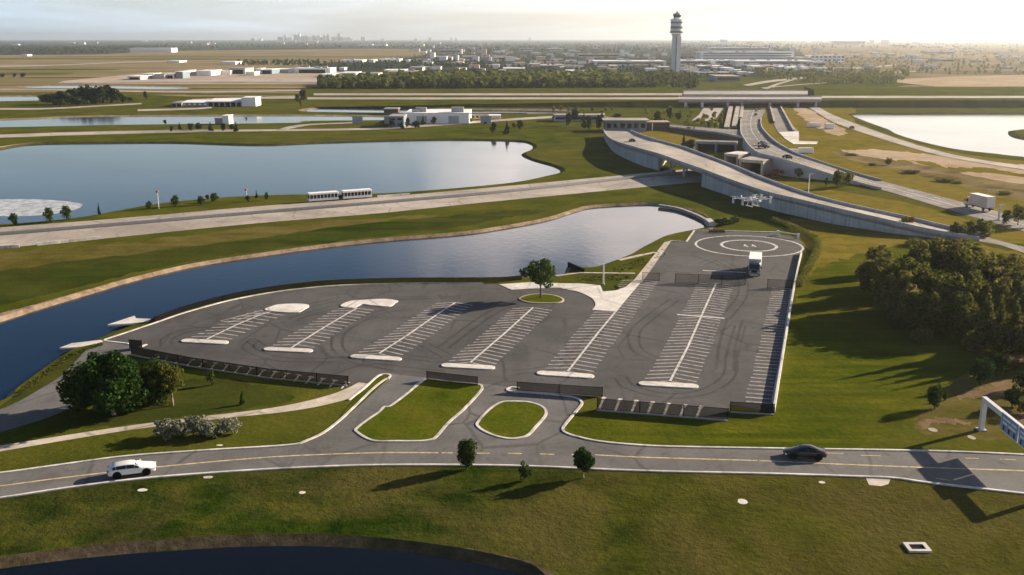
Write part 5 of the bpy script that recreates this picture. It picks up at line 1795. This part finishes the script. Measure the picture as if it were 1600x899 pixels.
# link ramp joining from the left
lk = empty('link_ramp', G(1060, 200))
tag(lk, 'pale link ramp joining the upper highway from the left', 'ramp')
o0 = lk.location
up_, lo_ = crom(GP([(940, 181, .3), (1000, 190, 1.0), (1060, 196, 1.6), (1120, 201, 2.2), (1157, 203, 2.3)]), 5), crom(GP([(940, 184, .3), (1000, 194, 1.0), (1060, 201, 1.6), (1120, 208, 2.4), (1160, 216, 3.6)]), 5)
mb = MB()
slab(mb, [p - o0 for p in lo_], [p - o0 for p in up_], .4)
mb.build('deck', 'highway', lk)
mb = MB()
wall(mb, [p - o0 - Vector((0, 0, .4)) for p in lo_], [Vector((p.x, p.y, 0)) - o0 for p in lo_], .4)
mb.build('retaining_wall', 'rust_wall', lk)
mb = MB()
sweep(mb, [p - o0 for p in lo_], .3, -.03, .6)
mb.build('parapet', 'wall_concrete', lk)


def portal(name, a, b, ytop, depth, label, doors=1, lint=.7, post=.7, wallm='road_pale', voidm='dark_void', roofm='road_pale'):
    """concrete underpass mouth: side posts, lintel, roof slab and a recess closed by a panel painted near-black as its darkness"""
    A, B = G(*a), G(*b)
    h = HT(a[0], a[1], ytop)
    d = (B - A)
    L = d.length
    root = empty(name, A, math.atan2(d.y, d.x))
    tag(root, label, 'underpass')
    for i in range(doors + 1):
        x = L * i / doors
        MB().box((min(max(x, post / 2), L - post / 2), depth / 2, h / 2 - .1), (post, depth, h - .2)).build('side_wall', wallm, root)
    MB().box((L / 2, .45, h - lint / 2), (L + .1, 1.1, lint)).build('lintel', wallm, root)
    MB().box((L / 2, depth / 2 + .1, h + .14), (L + .3, depth + .4, .28)).build('roof_slab', roofm, root)
    MB().box((L / 2, depth - .2, h / 2), (L - .05, .3, h - .1)).build('shade_panel', voidm, root)  # near-black panel stands in for the darkness farther inside the underpass
    return root


portal('underpass_portal', (1154, 272), (1191, 275), 250, 9, 'larger dark underpass mouth with grey concrete frame under the upper highway', 1)
portal('underpass_portal', (1131, 262), (1152.5, 264), 241, 9, 'smaller dark underpass mouth left of the larger one under the highway', 1, roofm='concrete_white')
portal('underpass_portal', (1086, 238), (1150, 240), 222, 6, 'wide low bluish underpass front behind the two dark trees', 2, wallm='wall_blue', voidm='dark_void', roofm='highway')

# right hand roads and pads near the bridge
road('highway', [(1199, 166.5), (1204, 180), (1211, 198), (1217, 208), (1234, 222)], [(1218, 166.5), (1226, 180), (1238, 196), (1248, 206), (1249, 220)], 'highway', .12, 24)
sheet('paved_pad', GP([(1217, 207), (1248, 206), (1248, 221), (1278, 222), (1276, 226), (1240, 226), (1226, 217)]), .16, 'concrete_white')
road('side_road', [(1278, 166.5), (1294, 176), (1315, 185), (1352, 199), (1400, 216), (1470, 237), (1540, 251), (1600, 259), (1720, 275)], [(1262, 166.5), (1280, 178), (1300, 190), (1332, 202), (1390, 221), (1464, 242), (1540, 256), (1600, 265), (1720, 282)], 'road_pale', .12, 40)
sheet('plaza', GP([(1100, 168), (1131, 168), (1118, 187), (1100, 190), (1080, 189), (1092, 180)]), .1, 'concrete_road')
for a, b, w_, lb in (((1142, 168), (1135, 202), 2.6, 'left pale concrete guide wall between the bridge and link ramp'), ((1153, 168), (1147, 200), 2.6, 'middle pale concrete guide wall between the bridge and link ramp'), ((1160, 168), (1157, 186), 1.6, 'short pale guide wall beside the upper highway start'), ((1203, 167), (1210, 193), .9, 'pale guide wall on the left of the road under the bridge'), ((1219, 167), (1240, 206), .9, 'dark edged guide wall on the right of the road under the bridge')):
    o = MB()
    sweep(o, GP([a, b]), w_, 0, 1.1)
    tag(o.build('guide_wall', 'road_pale'), lb, 'wall')
sheet('dirt_track', spx([(1241, 168), (1256, 168), (1272, 184), (1286, 196), (1276, 200), (1262, 186)], 4), .05, 'sand')
for i, (x0, x1, y, h_) in enumerate(((1231, 1246, 241, 7), (1248, 1271, 240, 8), (1262, 1284, 199, 6), (1290, 1304, 202, 8))):
    p, q = G(x0, y), G(x1, y)
    o = empty('storage_tank', (p + q) / 2)
    L = (q - p).length
    hh = h_ * MPP(x0, y)
    tag(o, ('small white storage container left of the long one on the highway verge', 'long white storage container on the golden highway verge', 'long white container on the sand below the bridge', 'square white container right of the long one on the sand')[i], 'container')
    MB().box((0, hh * .5, hh / 2 + .15), (L, hh, hh)).build('tank', 'white_paint', o, bevel=.25)
    MB().box((0, hh * .5, .1), (L * .9, hh * .7, .3)).build('skid', 'steel_grey', o)

# cars far off
c0 = car('car', SEDAN, 'car_dark', G(1193, 231.5, 5.2), head((1205, 233), (1180, 230), 5.2), 'dark car on the upper highway just above the underpass', z=.05)
for k, (x, y, z, a, lb, m_) in enumerate(((988, 222.5, 4.3, (980, 219, 1000, 226), 'dark green car climbing the ramp by the glass building', 'car_dark'), (1230, 248, 5.0, (1245, 252, 1215, 244), 'dark van like car on the highway beside the grey lamp post', 'car_dark'), (1191, 226.5, 5.0, (1205, 229, 1180, 224), 'grey car second in line above the underpass', 'car_grey'), (1181, 181, .4, (1182, 176, 1180, 186), 'dark car coming from under the bridge, nearer of two', 'car_dark'), (1182, 174, .2, (1182, 170, 1181, 180), 'dark car under the bridge edge, farther of two', 'car_grey'), (1331, 201.5, .14, (1320, 197, 1342, 206), 'dark car on the pale side road by the bright lake', 'car_dark'))):
    o = copy_tree(c0)
    o.location = G(x, y, z) + Vector((0, 0, .06))
    o.rotation_euler = (0, 0, head(a[:2], a[2:], z))
    o['label'] = lb
    for ch in o.children:
        if ch.name.startswith(('body', 'wing_mirror')) and m_ == 'car_grey':
            ch.data = ch.data.copy()
            ch.data.materials[0] = M['car_grey']


# ------------------------------------------------------------------ buildings
def building(name, x0, x1, yb, yt, depth, label, wallm='wall_white', roofm='roof_white', rows=0, cols=0, winm='glass_dark', group=None, detail=True, pitched=False, over=.4, doors=0, cat='building', z=0.0):
    A, B = G(x0, yb, z), G(x1, yb, z)
    L = (B - A).length
    h = max(1.2, HT((x0 + x1) / 2, yb, yt, z))
    o = empty(name, (A + B) / 2)
    tag(o, label, cat, group)
    MB().box((0, depth / 2, h / 2 - .15), (L, depth, h + .3)).build('wall', wallm, o)
    if pitched:
        rh = min(h * .35, depth * .2)
        v = [(-L / 2 - over, -over, h), (L / 2 + over, -over, h), (L / 2 + over, depth + over, h), (-L / 2 - over, depth + over, h), (-L / 2 - over, depth / 2, h + rh), (L / 2 + over, depth / 2, h + rh)]
        mobj('roof', v, [(0, 1, 5, 4), (2, 3, 4, 5), (0, 4, 3), (1, 2, 5), (3, 2, 1, 0)], roofm, o)
    else:
        MB().box((0, depth / 2, h + .16), (L + over, depth + over, .5)).build('roof', roofm, o)
    for r in range(rows):
        zz = h * (r + .55) / rows
        hh = h / rows * .42
        if cols == 1:
            MB().box((0, -.02, zz), (L * .94, .12, hh)).build('window', winm, o)
        else:
            for c_ in range(cols):
                MB().box((-L / 2 + L * (c_ + .5) / cols, -.02, zz), (L / cols * .6, .12, hh)).build('window', winm, o)
    if detail and L > 30:
        r_ = random.Random(int(x0 * 7))
        for k in range(3 + int(L / 40)):
            s_ = min(3.5, depth * .12) * r_.uniform(.6, 1.2)
            MB().box((r_.uniform(-.42, .42) * L, depth * r_.uniform(.15, .8), h + .4 + s_ * .3 + (min(h * .35, depth * .2) * .7 if pitched else 0)), (s_ * 1.6, s_, s_ * .7)).build('roof_unit', 'steel_grey', o)
    for k in range(doors):
        MB().box((-L / 2 + L * (k + .5) / doors, -.03, h * .38), (L / doors * .72, .16, h * .76)).build('hangar_door', 'dark_void', o)
    return o


# near the lake
building('glass_building', 946, 1010, 206, 189, 12, 'low dark glass building with pale flat roof behind the ramp top', 'wall_blue', 'road_pale', 1, 6, 'glass_dark', over=2.5)
o = building('glass_building', 1010, 1046, 204, 192, 9, 'lower brownish annex at the right of the dark glass building', 'rust_wall', 'roof_tan')
MB().box((-3, -1.6, 1.8), (.5, .5, 3.6)).build('column', 'white_metal', o)
building('glass_building', 866, 944, 190, 181, 10, 'long low pale shed behind trees left of the glass building', 'wall_grey', 'road_pale', 1, 1)
wh_ = building('hangar', 632, 733, 193.5, 178.5, 32, 'long plain white hangar across the lake with trees along its front', 'wall_white', 'roof_white', over=.3)
for k_ in range(5):
    MB().box((-42 + k_ * 17, -.05, 2.0), (5.5, .14, 4.0)).build('roller_door', 'wall_grey', wh_)
MB().box((0, -.03, 5.4), (96, .1, .5)).build('window_band', 'glass_blue', wh_)
hh = building('hangar', 608, 631, 199, 183, 16, 'bluish grey block at the left end of the white hangar', 'wall_blue', 'roof_grey', 2, 2)
building('shed', 600, 622, 179, 171, 10, 'dark roofed shed behind the bluish hangar block', 'rust_wall', 'roof_grey')
building('shed', 736, 762, 186, 180, 8, 'low tan shed right of the white hangar', 'wall_tan', 'roof_tan', 1, 4)
building('shed', 764, 782, 186, 181.5, 8, 'small pinkish shed second to the right of the white hangar', 'wall_pink', 'roof_white')
building('hangar', 284, 325, 166.5, 160.5, 30, 'pale hangar with blue grey front, left wing of the lakeside hangar group', 'wall_blue', 'roof_white', 1, 5, 'white_paint', pitched=True)
building('hangar', 325, 378, 166.5, 158.8, 36, 'wide grey roofed hangar with a row of dark open bays', 'wall_grey', 'roof_white', doors=6, pitched=True)
building('hangar', 378, 400, 166.5, 153.5, 14, 'plain white block at the right end of the lakeside hangars', 'wall_white', 'roof_white', doors=0)
building('shed', 268, 284, 167, 161.5, 20, 'small dark doored shed at the left of the lakeside hangars', 'wall_grey', 'roof_grey', doors=2)
building('pump_house', 348, 358, 194.5, 182, 8, 'small white tower block standing in the marsh pond strip', 'wall_white', 'roof_white')
building('pump_house', 336, 348, 193, 186, 8, 'low grey block beside the small white tower block', 'wall_grey', 'roof_grey')
# apron hangars along the field
ap = [(200, 220, 125, 118.5, 'wall_pink'), (224, 240, 123, 114, 'wall_white'), (241, 257, 123.5, 115, 'wall_grey'), (257, 272, 123, 115, 'wall_white'), (275, 286, 123, 110, 'wall_blue'), (288, 297, 118, 109, 'wall_white'), (298, 307, 118.5, 112, 'wall_grey'), (307, 330, 118.5, 109.5, 'wall_white'), (334, 345, 116, 112, 'wall_pink'), (345, 360, 116.5, 109.5, 'wall_white'),
      (360, 383, 116, 105, 'wall_grey'), (384, 398, 118, 112, 'wall_white'), (400, 408, 114, 106, 'wall_white'), (408, 425, 116, 107.5, 'wall_blue'), (426, 450, 114, 107.5, 'wall_grey'), (450, 458, 114, 107, 'wall_white'), (459, 516, 114.5, 105.5, 'wall_white'), (500, 520, 121, 116, 'wall_white'), (530, 538, 110, 105.5, 'wall_white'), (531, 556, 120, 113, 'wall_white'), (560, 590, 121, 114, 'wall_tan'), (345, 368, 101, 96, 'wall_white'), (262, 280, 98, 95, 'wall_white'), (33, 43, 88, 85, 'wall_white')]
mname = {'wall_white': 'white', 'wall_pink': 'pinkish', 'wall_grey': 'grey', 'wall_blue': 'blue grey', 'wall_tan': 'tan', 'wall_concrete': 'concrete grey'}
for i, (x0, x1, yb, yt, m_) in enumerate(sorted(ap)):
    mid = (yb - yt)
    building('hangar', x0, x1, yb, yb - (yb - yt) * .8, 45 if x1 - x0 > 16 else 25, f"{mname[m_]} {'tall' if mid > 8.5 else 'low'} hangar on the airfield apron, {nth(i)} from the left there", m_, 'roof_grey' if i % 5 == 3 else 'roof_white', doors=1 if i % 3 == 1 else 0, group='hangars along the airfield apron', over=1.0)
ac = [(214, 224, 126, 'tail'), ]
# far white warehouses and the long sheds on the horizon
for i, (x0, x1, yb, yt, m_) in enumerate(((203, 268, 82, 75.5, 'wall_white'), (560, 582, 72, 69.6, 'wall_white'), (584, 604, 72, 69.6, 'wall_white'), (632, 662, 72.3, 69.5, 'wall_pink'), (672, 688, 69, 66.5, 'wall_pink'), (712, 764, 70, 67.5, 'wall_pink'), (532, 566, 98, 94.5, 'wall_white'), (576, 584, 98, 94, 'wall_white'), (592, 624, 96.5, 93, 'wall_white'), (634, 640, 97.5, 94.5, 'wall_white'))):
    building('warehouse', x0, x1, yb, yt, 60, f"long low {mname[m_]} warehouse beyond the airfield, {nth(i)} along the far fields", m_, 'roof_white', group='warehouses beyond the airfield')
# suburb, hand placed
hs = [(684, 720, 84, 79.5, 'wall_pink'), (719, 722, 85, 79, 'wall_white'), (752, 760, 85.5, 79, 'wall_pink'), (672, 679, 96, 86, 'wall_white'), (680, 706, 96, 91, 'wall_grey'), (686, 698, 96.5, 90.5, 'wall_white'), (700, 712, 94, 88, 'wall_grey'), (712, 716, 97, 89, 'wall_white'), (722, 742, 95, 89.5, 'wall_white'), (738, 748, 97, 90.5, 'wall_white'), (752, 764, 95.5, 91, 'wall_grey'), (764, 768, 96, 91, 'wall_white'), (770, 790, 95.5, 91, 'wall_tan'), (790, 804, 96, 91, 'wall_white'),
      (776, 790, 116, 112, 'wall_grey'), (793, 806, 116.5, 113, 'wall_grey'), (786, 820, 112, 108.5, 'wall_grey'), (770, 780, 106, 102.5, 'wall_white'), (804, 820, 103, 99.5, 'wall_pink'), (838, 852, 96, 91, 'wall_tan'), (860, 880, 97.5, 94, 'wall_pink'), (812, 832, 80, 77, 'wall_white'), (830, 842, 86, 83.5, 'wall_tan'), (856, 882, 79.5, 77, 'wall_pink'), (845, 872, 107, 104, 'wall_grey'), (880, 895, 107, 104, 'wall_pink'), (886, 900, 115, 112, 'wall_white'), (908, 925, 115.5, 112.5, 'wall_white'), (800, 820, 111.5, 108.5, 'wall_grey'),
      (902, 968, 90, 86, 'wall_tan'), (970, 976, 88, 82, 'wall_white'), (1080, 1088, 72, 68.5, 'wall_white'), (1126, 1136, 70, 64, 'wall_white'), (1168, 1184, 70, 66.5, 'wall_pink'), (1206, 1218, 72, 68.5, 'wall_white'), (1302, 1352, 71, 66, 'wall_tan'), (1285, 1296, 72, 69, 'wall_tan'), (1360, 1366, 69, 64, 'wall_grey'), (1378, 1389, 69, 64, 'wall_grey'), (1400, 1418, 74, 71, 'wall_tan'), (1470, 1490, 97, 94, 'wall_tan'), (1450, 1492, 85, 82, 'wall_pink'),
      (1095, 1130, 108, 104.5, 'wall_grey'), (1132, 1146, 112, 108, 'wall_white'), (1178, 1196, 112, 106, 'wall_tan'), (1150, 1162, 104, 99, 'wall_white'), (1200, 1220, 108, 104.5, 'wall_grey'), (1218, 1262, 109.5, 106, 'wall_tan'), (1120, 1156, 127.5, 121.5, 'wall_concrete'), (1092, 1146, 118, 115, 'wall_grey'), (1270, 1290, 104, 99, 'wall_white'), (640, 660, 111, 107, 'wall_tan'), (600, 632, 114, 111, 'wall_pink'), (605, 648, 123, 115, 'wall_tan')]
for i, (x0, x1, yb, yt, m_) in enumerate(sorted(hs)):
    yt = yb - (yb - yt) * 1.3
    w_ = x1 - x0
    where = 'left of the control tower' if x1 < 1040 else ('behind the terminal' if yb < 76 else ('by the terminal' if x1 < 1300 else 'in the sunlit haze at right'))
    building('town_building', x0, x1, yb, yt, 25 if w_ < 14 else 45, f"{'long low' if w_ > 22 else ('small boxy' if w_ < 11 else 'low flat roofed')} {mname[m_]} building {where}, {nth(i)} from left", m_, ('roof_white', 'roof_tan', 'roof_grey')[i % 3], group='buildings of the suburb', over=1.0, rows=1 if w_ > 16 else 0, cols=1)
rs = random.Random(21)
extra = []
for k in range(270):
    q = rs.random()
    if q < .2:
        x, y = rs.uniform(0, 1600), rs.uniform(65.3, 71)
    elif q < .62:
        x, y = rs.uniform(650, 1040), rs.uniform(74, 113)
    elif q < .8:
        x, y = rs.uniform(1060, 1300), rs.choice((rs.uniform(65.5, 73), rs.uniform(103, 118)))
    else:
        x, y = rs.uniform(1250, 1600), rs.uniform(67, 112)
    w_ = rs.uniform(5, 15) * (.6 + .013 * (y - 64))
    hpx = rs.uniform(1.8, 3.8) * (.8 + .014 * (y - 64))
    extra.append((x, w_, y, hpx, rs.choice(('wall_white', 'wall_white', 'wall_tan', 'wall_pink', 'wall_pink', 'wall_tan'))))
for i, (x, w_, y, hpx, m_) in enumerate(sorted(extra)):
    building('house_block', x - w_ / 2, x + w_ / 2, y, y - hpx, 22, f"tiny pale {mname[m_]} block among hazy trees near the horizon, {nth(i)} from the left", m_, rs.choice(('roof_white', 'roof_tan', 'roof_grey')), group='tiny blocks near the horizon', over=.6)

# terminal and hotel
t1 = building('terminal', 1094, 1240, 97, 82, 50, 'long many storeyed grey airport terminal block right of the control tower', 'wall_white', 'roof_white', 4, 1, 'glass_blue', over=2)
t2 = building('terminal', 1108, 1204, 88, 75, 60, 'upper stepped terminal block behind the long grey terminal', 'wall_white', 'roof_white', 3, 1, 'glass_blue', over=2)
building('hotel_tower', 1234, 1240, 94, 76, 20, 'slim pale stair tower at the right end of the grey terminal', 'wall_white', 'roof_white')
building('hotel_tower', 1112, 1116, 84, 74, 20, 'slim pale tower at the left end of the terminal', 'wall_white', 'roof_white')
building('parking_block', 1266, 1320, 97, 87, 40, 'white framed parking block right of the terminal', 'wall_white', 'roof_white', 2, 8, 'dark_void')
building('parking_block', 1240, 1268, 98, 90, 40, 'plain pale block between the terminal and the parking block', 'wall_tan', 'roof_white')
for i, (x0, x1, yb, yt) in enumerate(((930, 1040, 103, 96), (1062, 1108, 101, 95), (1118, 1150, 101, 95), (1152, 1270, 102.5, 95.5))):
    building('concourse', x0, x1, yb, yt, 70, f"long low white roofed airport concourse, {nth(i)} from the left behind the control tower", 'wall_white', 'roof_white', 1, 1, 'glass_dark', group='airport concourses', over=3)

# control tower
tb = G(1054.5, 118)
u = MPP(1054.5, 118)
TY = 118
ct_ = empty('control_tower', tb)
tag(ct_, 'tall pale concrete airport control tower with stepped round head', 'control tower')
zof = lambda y: HT(1054.5, TY, y)
MB().lathe([(6.4 * u, -1), (6.2 * u, zof(90)), (6.4 * u, zof(56))], 8).build('shaft', 'tower_concrete', ct_)
MB().box((5.6 * u, -1.2 * u, zof(87)), (3.0 * u, 4.0 * u, zof(56))).build('lift_shaft', 'white_paint', ct_)
MB().box((-.5 * u, -6.2 * u, zof(87)), (1.3 * u, .5, zof(58))).build('window_strip', 'glass_blue', ct_)
MB().lathe([(6.4 * u, zof(56)), (8.6 * u, zof(52.5))], 24).build('corbel', 'white_paint', ct_)
MB().lathe([(10.3 * u, zof(52)), (10.3 * u, zof(49))], 24).build('gallery_ring', 'glass_dark', ct_)
MB().lathe([(9.4 * u, zof(49)), (9.4 * u, zof(45))], 24).build('office_ring', 'white_paint', ct_)
MB().lathe([(9.8 * u, zof(45)), (9.8 * u, zof(41.5))], 24).build('window_ring', 'glass_blue', ct_)
MB().lathe([(9.5 * u, zof(41.5)), (9.5 * u, zof(37))], 24).build('office_ring', 'tower_concrete', ct_)
MB().lathe([(9.75 * u, zof(37)), (9.75 * u, zof(34.5))], 24).build('window_ring', 'glass_blue', ct_)
MB().lathe([(9.9 * u, zof(34.5)), (10.1 * u, zof(30.5)), (8.5 * u, zof(30))], 24).build('office_ring', 'tower_concrete', ct_)
MB().lathe([(5.6 * u, zof(30)), (5.8 * u, zof(27.5))], 20).build('cab_base', 'white_paint', ct_)
MB().lathe([(5.2 * u, zof(27.5)), (6.6 * u, zof(23.5))], 20).build('cab_windows', 'glass_dark', ct_)
MB().lathe([(7.0 * u, zof(23.5)), (6.4 * u, zof(22)), (2.6 * u, zof(20.5)), (1.2 * u, zof(19))], 20).build('cab_roof', 'steel_grey', ct_)
MB().tube((0, 0, zof(19.5)), (0, 0, zof(16.5)), .8 * u, .3 * u, 8).build('antenna', 'steel_grey', ct_)

# skyline
sk = [(434, 442, 57), (444, 447, 53.5), (448, 456, 58), (459, 463, 53), (463, 467, 54.5), (466, 469, 51), (470, 476, 55.5), (477, 481, 54.5), (480, 487, 56.5), (488, 492, 54.5), (492, 496, 56), (496, 500, 54), (500, 504, 57.5), (505, 508, 53), (508, 511, 55), (511, 515, 53), (518, 523, 57), (524, 528, 57), (527.5, 532, 50.8), (532, 536, 57), (536, 548, 57.5), (549, 551, 59), (564, 571, 57), (404, 409, 59.5), (595, 601, 60), (670, 674, 58.5), (703, 707, 58.5), (711, 714, 58.5), (826, 829, 58), (647, 652, 60), (1062, 1066, 59), (392, 398, 59.5)]
for i, (x0, x1, yt) in enumerate(sorted(sk)):
    yt = 64.6 - (64.6 - yt) * (.86 if x0 < 1000 else .6)
    building('skyscraper', x0, x1, 64.6, yt, 60, f"{'tall' if yt < 54.2 else 'mid height'} {'grey' if i % 3 == 0 else 'pale'} tower of the distant skyline, {nth(i)} from the left", 'wall_grey' if i % 3 == 0 else ('wall_white' if i % 3 == 1 else 'wall_concrete'), 'roof_grey', group='distant city skyline', over=2)


# ------------------------------------------------------------------ far woods (reads as one mass)
def far_wood(name, areas, n, seed, hm, mat, leaf_n=26, lsize=.22, lone=0):
    r = random.Random(seed)
    vs, fs = [], []
    g = np.random.default_rng(seed)
    allv, nf = [], 0
    for k in range(n):
        x0, x1, y0, y1 = r.choice(areas)
        px, py = r.uniform(x0, x1), r.uniform(y0, y1)
        b = G(px, py)
        h = hm * r.uniform(.6, 1.25)
        rr_ = h * r.uniform(.3, .5)
        m = leaf_n
        d = g.normal(size=(m, 3))
        d /= np.linalg.norm(d, axis=1)[:, None]
        q = .55 + .5 * g.random(m)
        c = np.array([b.x, b.y, h * .55]) + d * np.array([rr_, rr_, h * .46]) * q[:, None]
        nr = d + g.normal(size=(m, 3)) * .4
        nr /= np.linalg.norm(nr, axis=1)[:, None]
        t = np.cross(nr, g.normal(size=(m, 3)))
        t /= np.linalg.norm(t, axis=1)[:, None]
        bb = np.cross(nr, t)
        s = h * lsize * (.6 + .8 * g.random(m))[:, None]
        v = np.stack([c - t * s, c - bb * s * .8, c + t * s, c + bb * s * .8], 1).reshape(-1, 3)
        v[:, 2] = np.maximum(v[:, 2], 0)
        allv.append(v)
        nf += m
    v = np.concatenate(allv)
    o = mobj(name, v, [(4 * i, 4 * i + 1, 4 * i + 2, 4 * i + 3) for i in range(nf)], mat)
    o['kind'] = 'stuff'
    return o


far_wood('forest', [(500, 1000, 130, 139.5), (620, 985, 124, 138), (560, 990, 127, 139), (700, 960, 121, 130)], 1500, 1, 8.5, 'leaf_forest', 34)
far_wood('forest', [(960, 1090, 123, 140), (980, 1060, 118, 128), (500, 560, 134, 139)], 300, 2, 6.5, 'leaf_forest', 30)
far_wood('forest', [(0, 170, 77, 84), (0, 200, 74, 80), (170, 260, 73, 77)], 700, 3, 10, 'leaf_far', 24)
far_wood('woodland', [(620, 1040, 86, 120), (640, 1040, 78, 100), (660, 1040, 100, 122), (1060, 1300, 100, 122), (1040, 1100, 74, 100), (370, 500, 96, 103), (500, 680, 97, 110), (640, 760, 97, 106)], 1500, 4, 4.6, 'leaf_far', 20)
far_wood('woodland', [(-100, 1700, 64.5, 70), (-100, 1700, 64, 66.5), (260, 1700, 68, 76), (680, 1250, 70, 82)], 2200, 5, 9, 'leaf_far', 16, .3)
far_wood('woodland', [(1260, 1700, 72, 100), (1300, 1700, 90, 118), (1180, 1420, 112, 126), (1260, 1400, 118, 133)], 1300, 6, 4.5, 'leaf_olive', 20)
far_wood('scrub_trees', [(1070, 1130, 165, 200), (1070, 1130, 190, 204), (1000, 1065, 172, 186), (860, 960, 172, 180)], 46, 7, 3.2, 'leaf_olive', 26)
# roads beyond the bridge
road('far_road', [(1160, 133), (1200, 126), (1260, 120), (1340, 115), (1440, 111)], [(1170, 134.5), (1210, 128), (1270, 122), (1340, 116.4), (1440, 112.3)], 'road_pale', .5)
road('far_road', [(1190, 137), (1260, 131), (1330, 127)], [(1190, 138.3), (1260, 132.2), (1330, 128)], 'road_pale', .5)
road('far_road', [(1310, 107), (1360, 104), (1400, 101)], [(1310, 110), (1360, 106), (1400, 102.5)], 'road_pale', .5)
road('far_road', [(1250, 121), (1230, 126), (1210, 132), (1192, 139)], [(1256, 121), (1238, 126), (1218, 132), (1200, 139)], 'road_pale', .45)

# ------------------------------------------------------------------ air
R1 = 26500.0
mb = MB()
mb.box((0, 0, 74), (R1 * 2, R1 * 2, 152))
hz = mb.build('haze', 'white_paint')
hz['kind'] = 'stuff'
m, k = newmat('haze_air')
vol = k.n('ShaderNodeVolumePrincipled', ins={'Color': (0.88, 0.94, 1.0, 1), 'Density': 0.00007, 'Anisotropy': 0.68})
k.n('ShaderNodeOutputMaterial', ins={'Volume': vol.outputs[0]})
hz.data.materials.clear()
hz.data.materials.append(m)

# the unplaced first tree of each kind is not part of the place
for p, used in PROTO.values():
    for o in list(p.children) + [p]:
        bpy.data.objects.remove(o, do_unlink=True)
